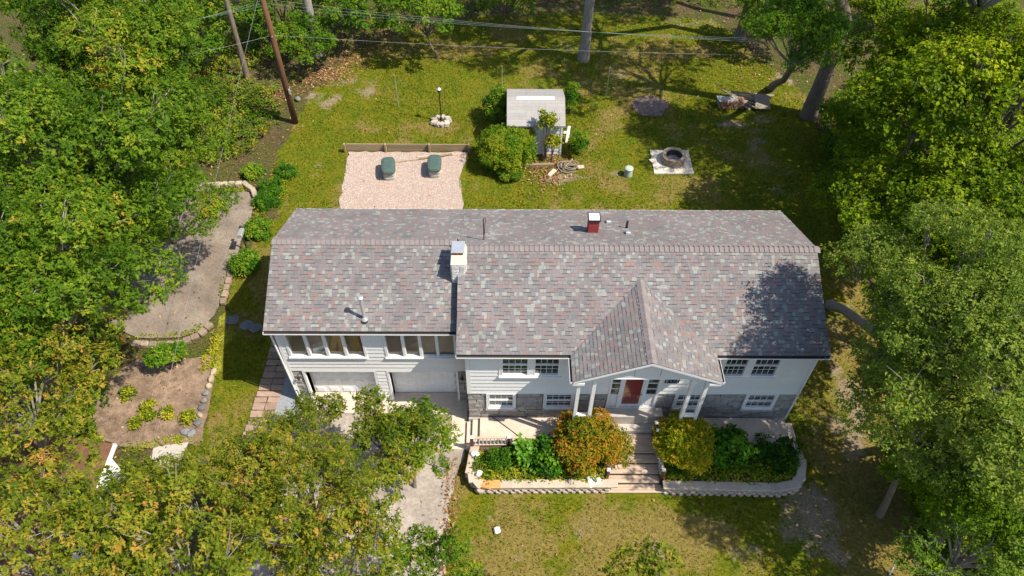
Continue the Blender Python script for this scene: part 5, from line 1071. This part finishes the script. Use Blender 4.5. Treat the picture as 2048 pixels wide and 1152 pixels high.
# ---------------------------------------------------------------- grass and fallen leaves
GRASS=leafmat('grass_blade',[(0,(0.036,0.056,0.003)),(.35,(0.080,0.108,0.006)),(.6,(0.144,0.160,0.010)),(.8,(0.224,0.196,0.028)),(1,(0.320,0.248,0.080))],.3,.7,.05)
def grass():
    rg=np.random.default_rng(77); n=190000; x=rg.uniform(-16,19,n); y=rg.uniform(-8.5,34,n)
    l,di,dr,mo=field_masks(x,y); keep=(l>.5)&(rg.random(n)>di*.9)
    keep&=~((x>-8.7)&(x<11.3)&(y>-.1)&(y<7.0))&~((x>-1.6)&(x<11.6)&(y>-3.2)&(y<.2))&~((x>-8.45)&(x<-2.1)&(y>9.4)&(y<16))&~((x>0)&(x<3)&(y>15.6)&(y<18.5))&~pip(x,y,COURT)&~((x>-9.6)&(x<-2.1)&(y<1.1))&~((x>7.75)&(x<9.9)&(y>14.4)&(y<16.4))
    fp_=onground(1300,213); keep&=((x-fp_.x)**2+(y-fp_.y)**2>1.); keep&=~((x>-10.4)&(x<-9.)&(y<5))
    x,y,dr,di,mo=(a[keep] for a in (x,y,dr,di,mo)); n=len(x); z=Hn(x,y)-.04
    h=rg.uniform(.035,.095,n); a=rg.uniform(0,6.28,n); w_=rg.uniform(.012,.03,n); lean=rg.normal(0,.04,(n,2))
    cx,sx=np.cos(a)*w_,np.sin(a)*w_
    V=np.stack([np.stack([x-cx,y-sx,z],1),np.stack([x+cx,y+sx,z],1),np.stack([x+lean[:,0],y+lean[:,1],z+h+.03],1)],1).reshape(-1,3)
    t=np.clip(rg.normal(.4,.14,n)+dr*.28+di*.2+(fbm(x,y,1.7,88)-.5)*.6,0,1)
    o=add('lawn_grass',meshobj('lawn_grass',V,np.arange(n*3),3,GRASS,tint=np.repeat(t,3))); tag(o,'short patchy grass of the lawns round the house','grass',kind='stuff')
grass()
FALL=leafmat('fallen_leaf',[(0,(.10,.05,.025)),(.4,(.24,.12,.05)),(.7,(.42,.22,.10)),(1,(.55,.40,.24))],.15,.7,.2)
def litter():
    rg=np.random.default_rng(78); n=26000; x=rg.uniform(-30,30,n); y=rg.uniform(-9,40,n); l,di,dr,mo=field_masks(x,y)
    keep=(rg.random(n)<np.where(l>.5,.06+.08*np.clip((y-18)/8,0,1)+di*.12,1.))&~((x>-8.7)&(x<11.6)&(y>-3.2)&(y<7.2))
    x=x[keep]; y=y[keep]; cl=np.stack([x,y,Hn(x,y)+.015],1)
    pts=[cl]
    for px,py,r,m_ in ((660,150,1.1,500),(700,120,1.6,500),(1090,350,1.3,500),(1110,325,.8,200),(310,800,2.6,260),(620,900,3.,200),(1230,165,4.,260),(1500,150,3.,260),(875,770,.1,1),(560,190,1.2,300),(780,60,3,900),(620,160,1.,300)):
        p=onground(px,py); q=rg.normal(0,r*.5,(m_,2)); xx=p.x+q[:,0]; yy=p.y+q[:,1]; pts.append(np.stack([xx,yy,Hn(xx,yy)+.015],1))
    dv=rg.uniform(0,1,400); pts.append(np.stack([-2.15+rg.normal(0,.14,400),-1.6-dv*5,np.full(400,-.955)],1))
    P=np.concatenate(pts); D=unit(rg.normal(0,1,P.shape)*np.array([1,1,.15]))
    o=add('fallen_leaves',leaves('fallen_leaves',P,D,1,.15,.6,'oak',FALL,rg,.3,2.,tint=(.5,.25),jit=.02)); tag(o,'scattered tan and orange fallen leaves on lawn and woodland floor','fallen leaves',kind='stuff')
litter()
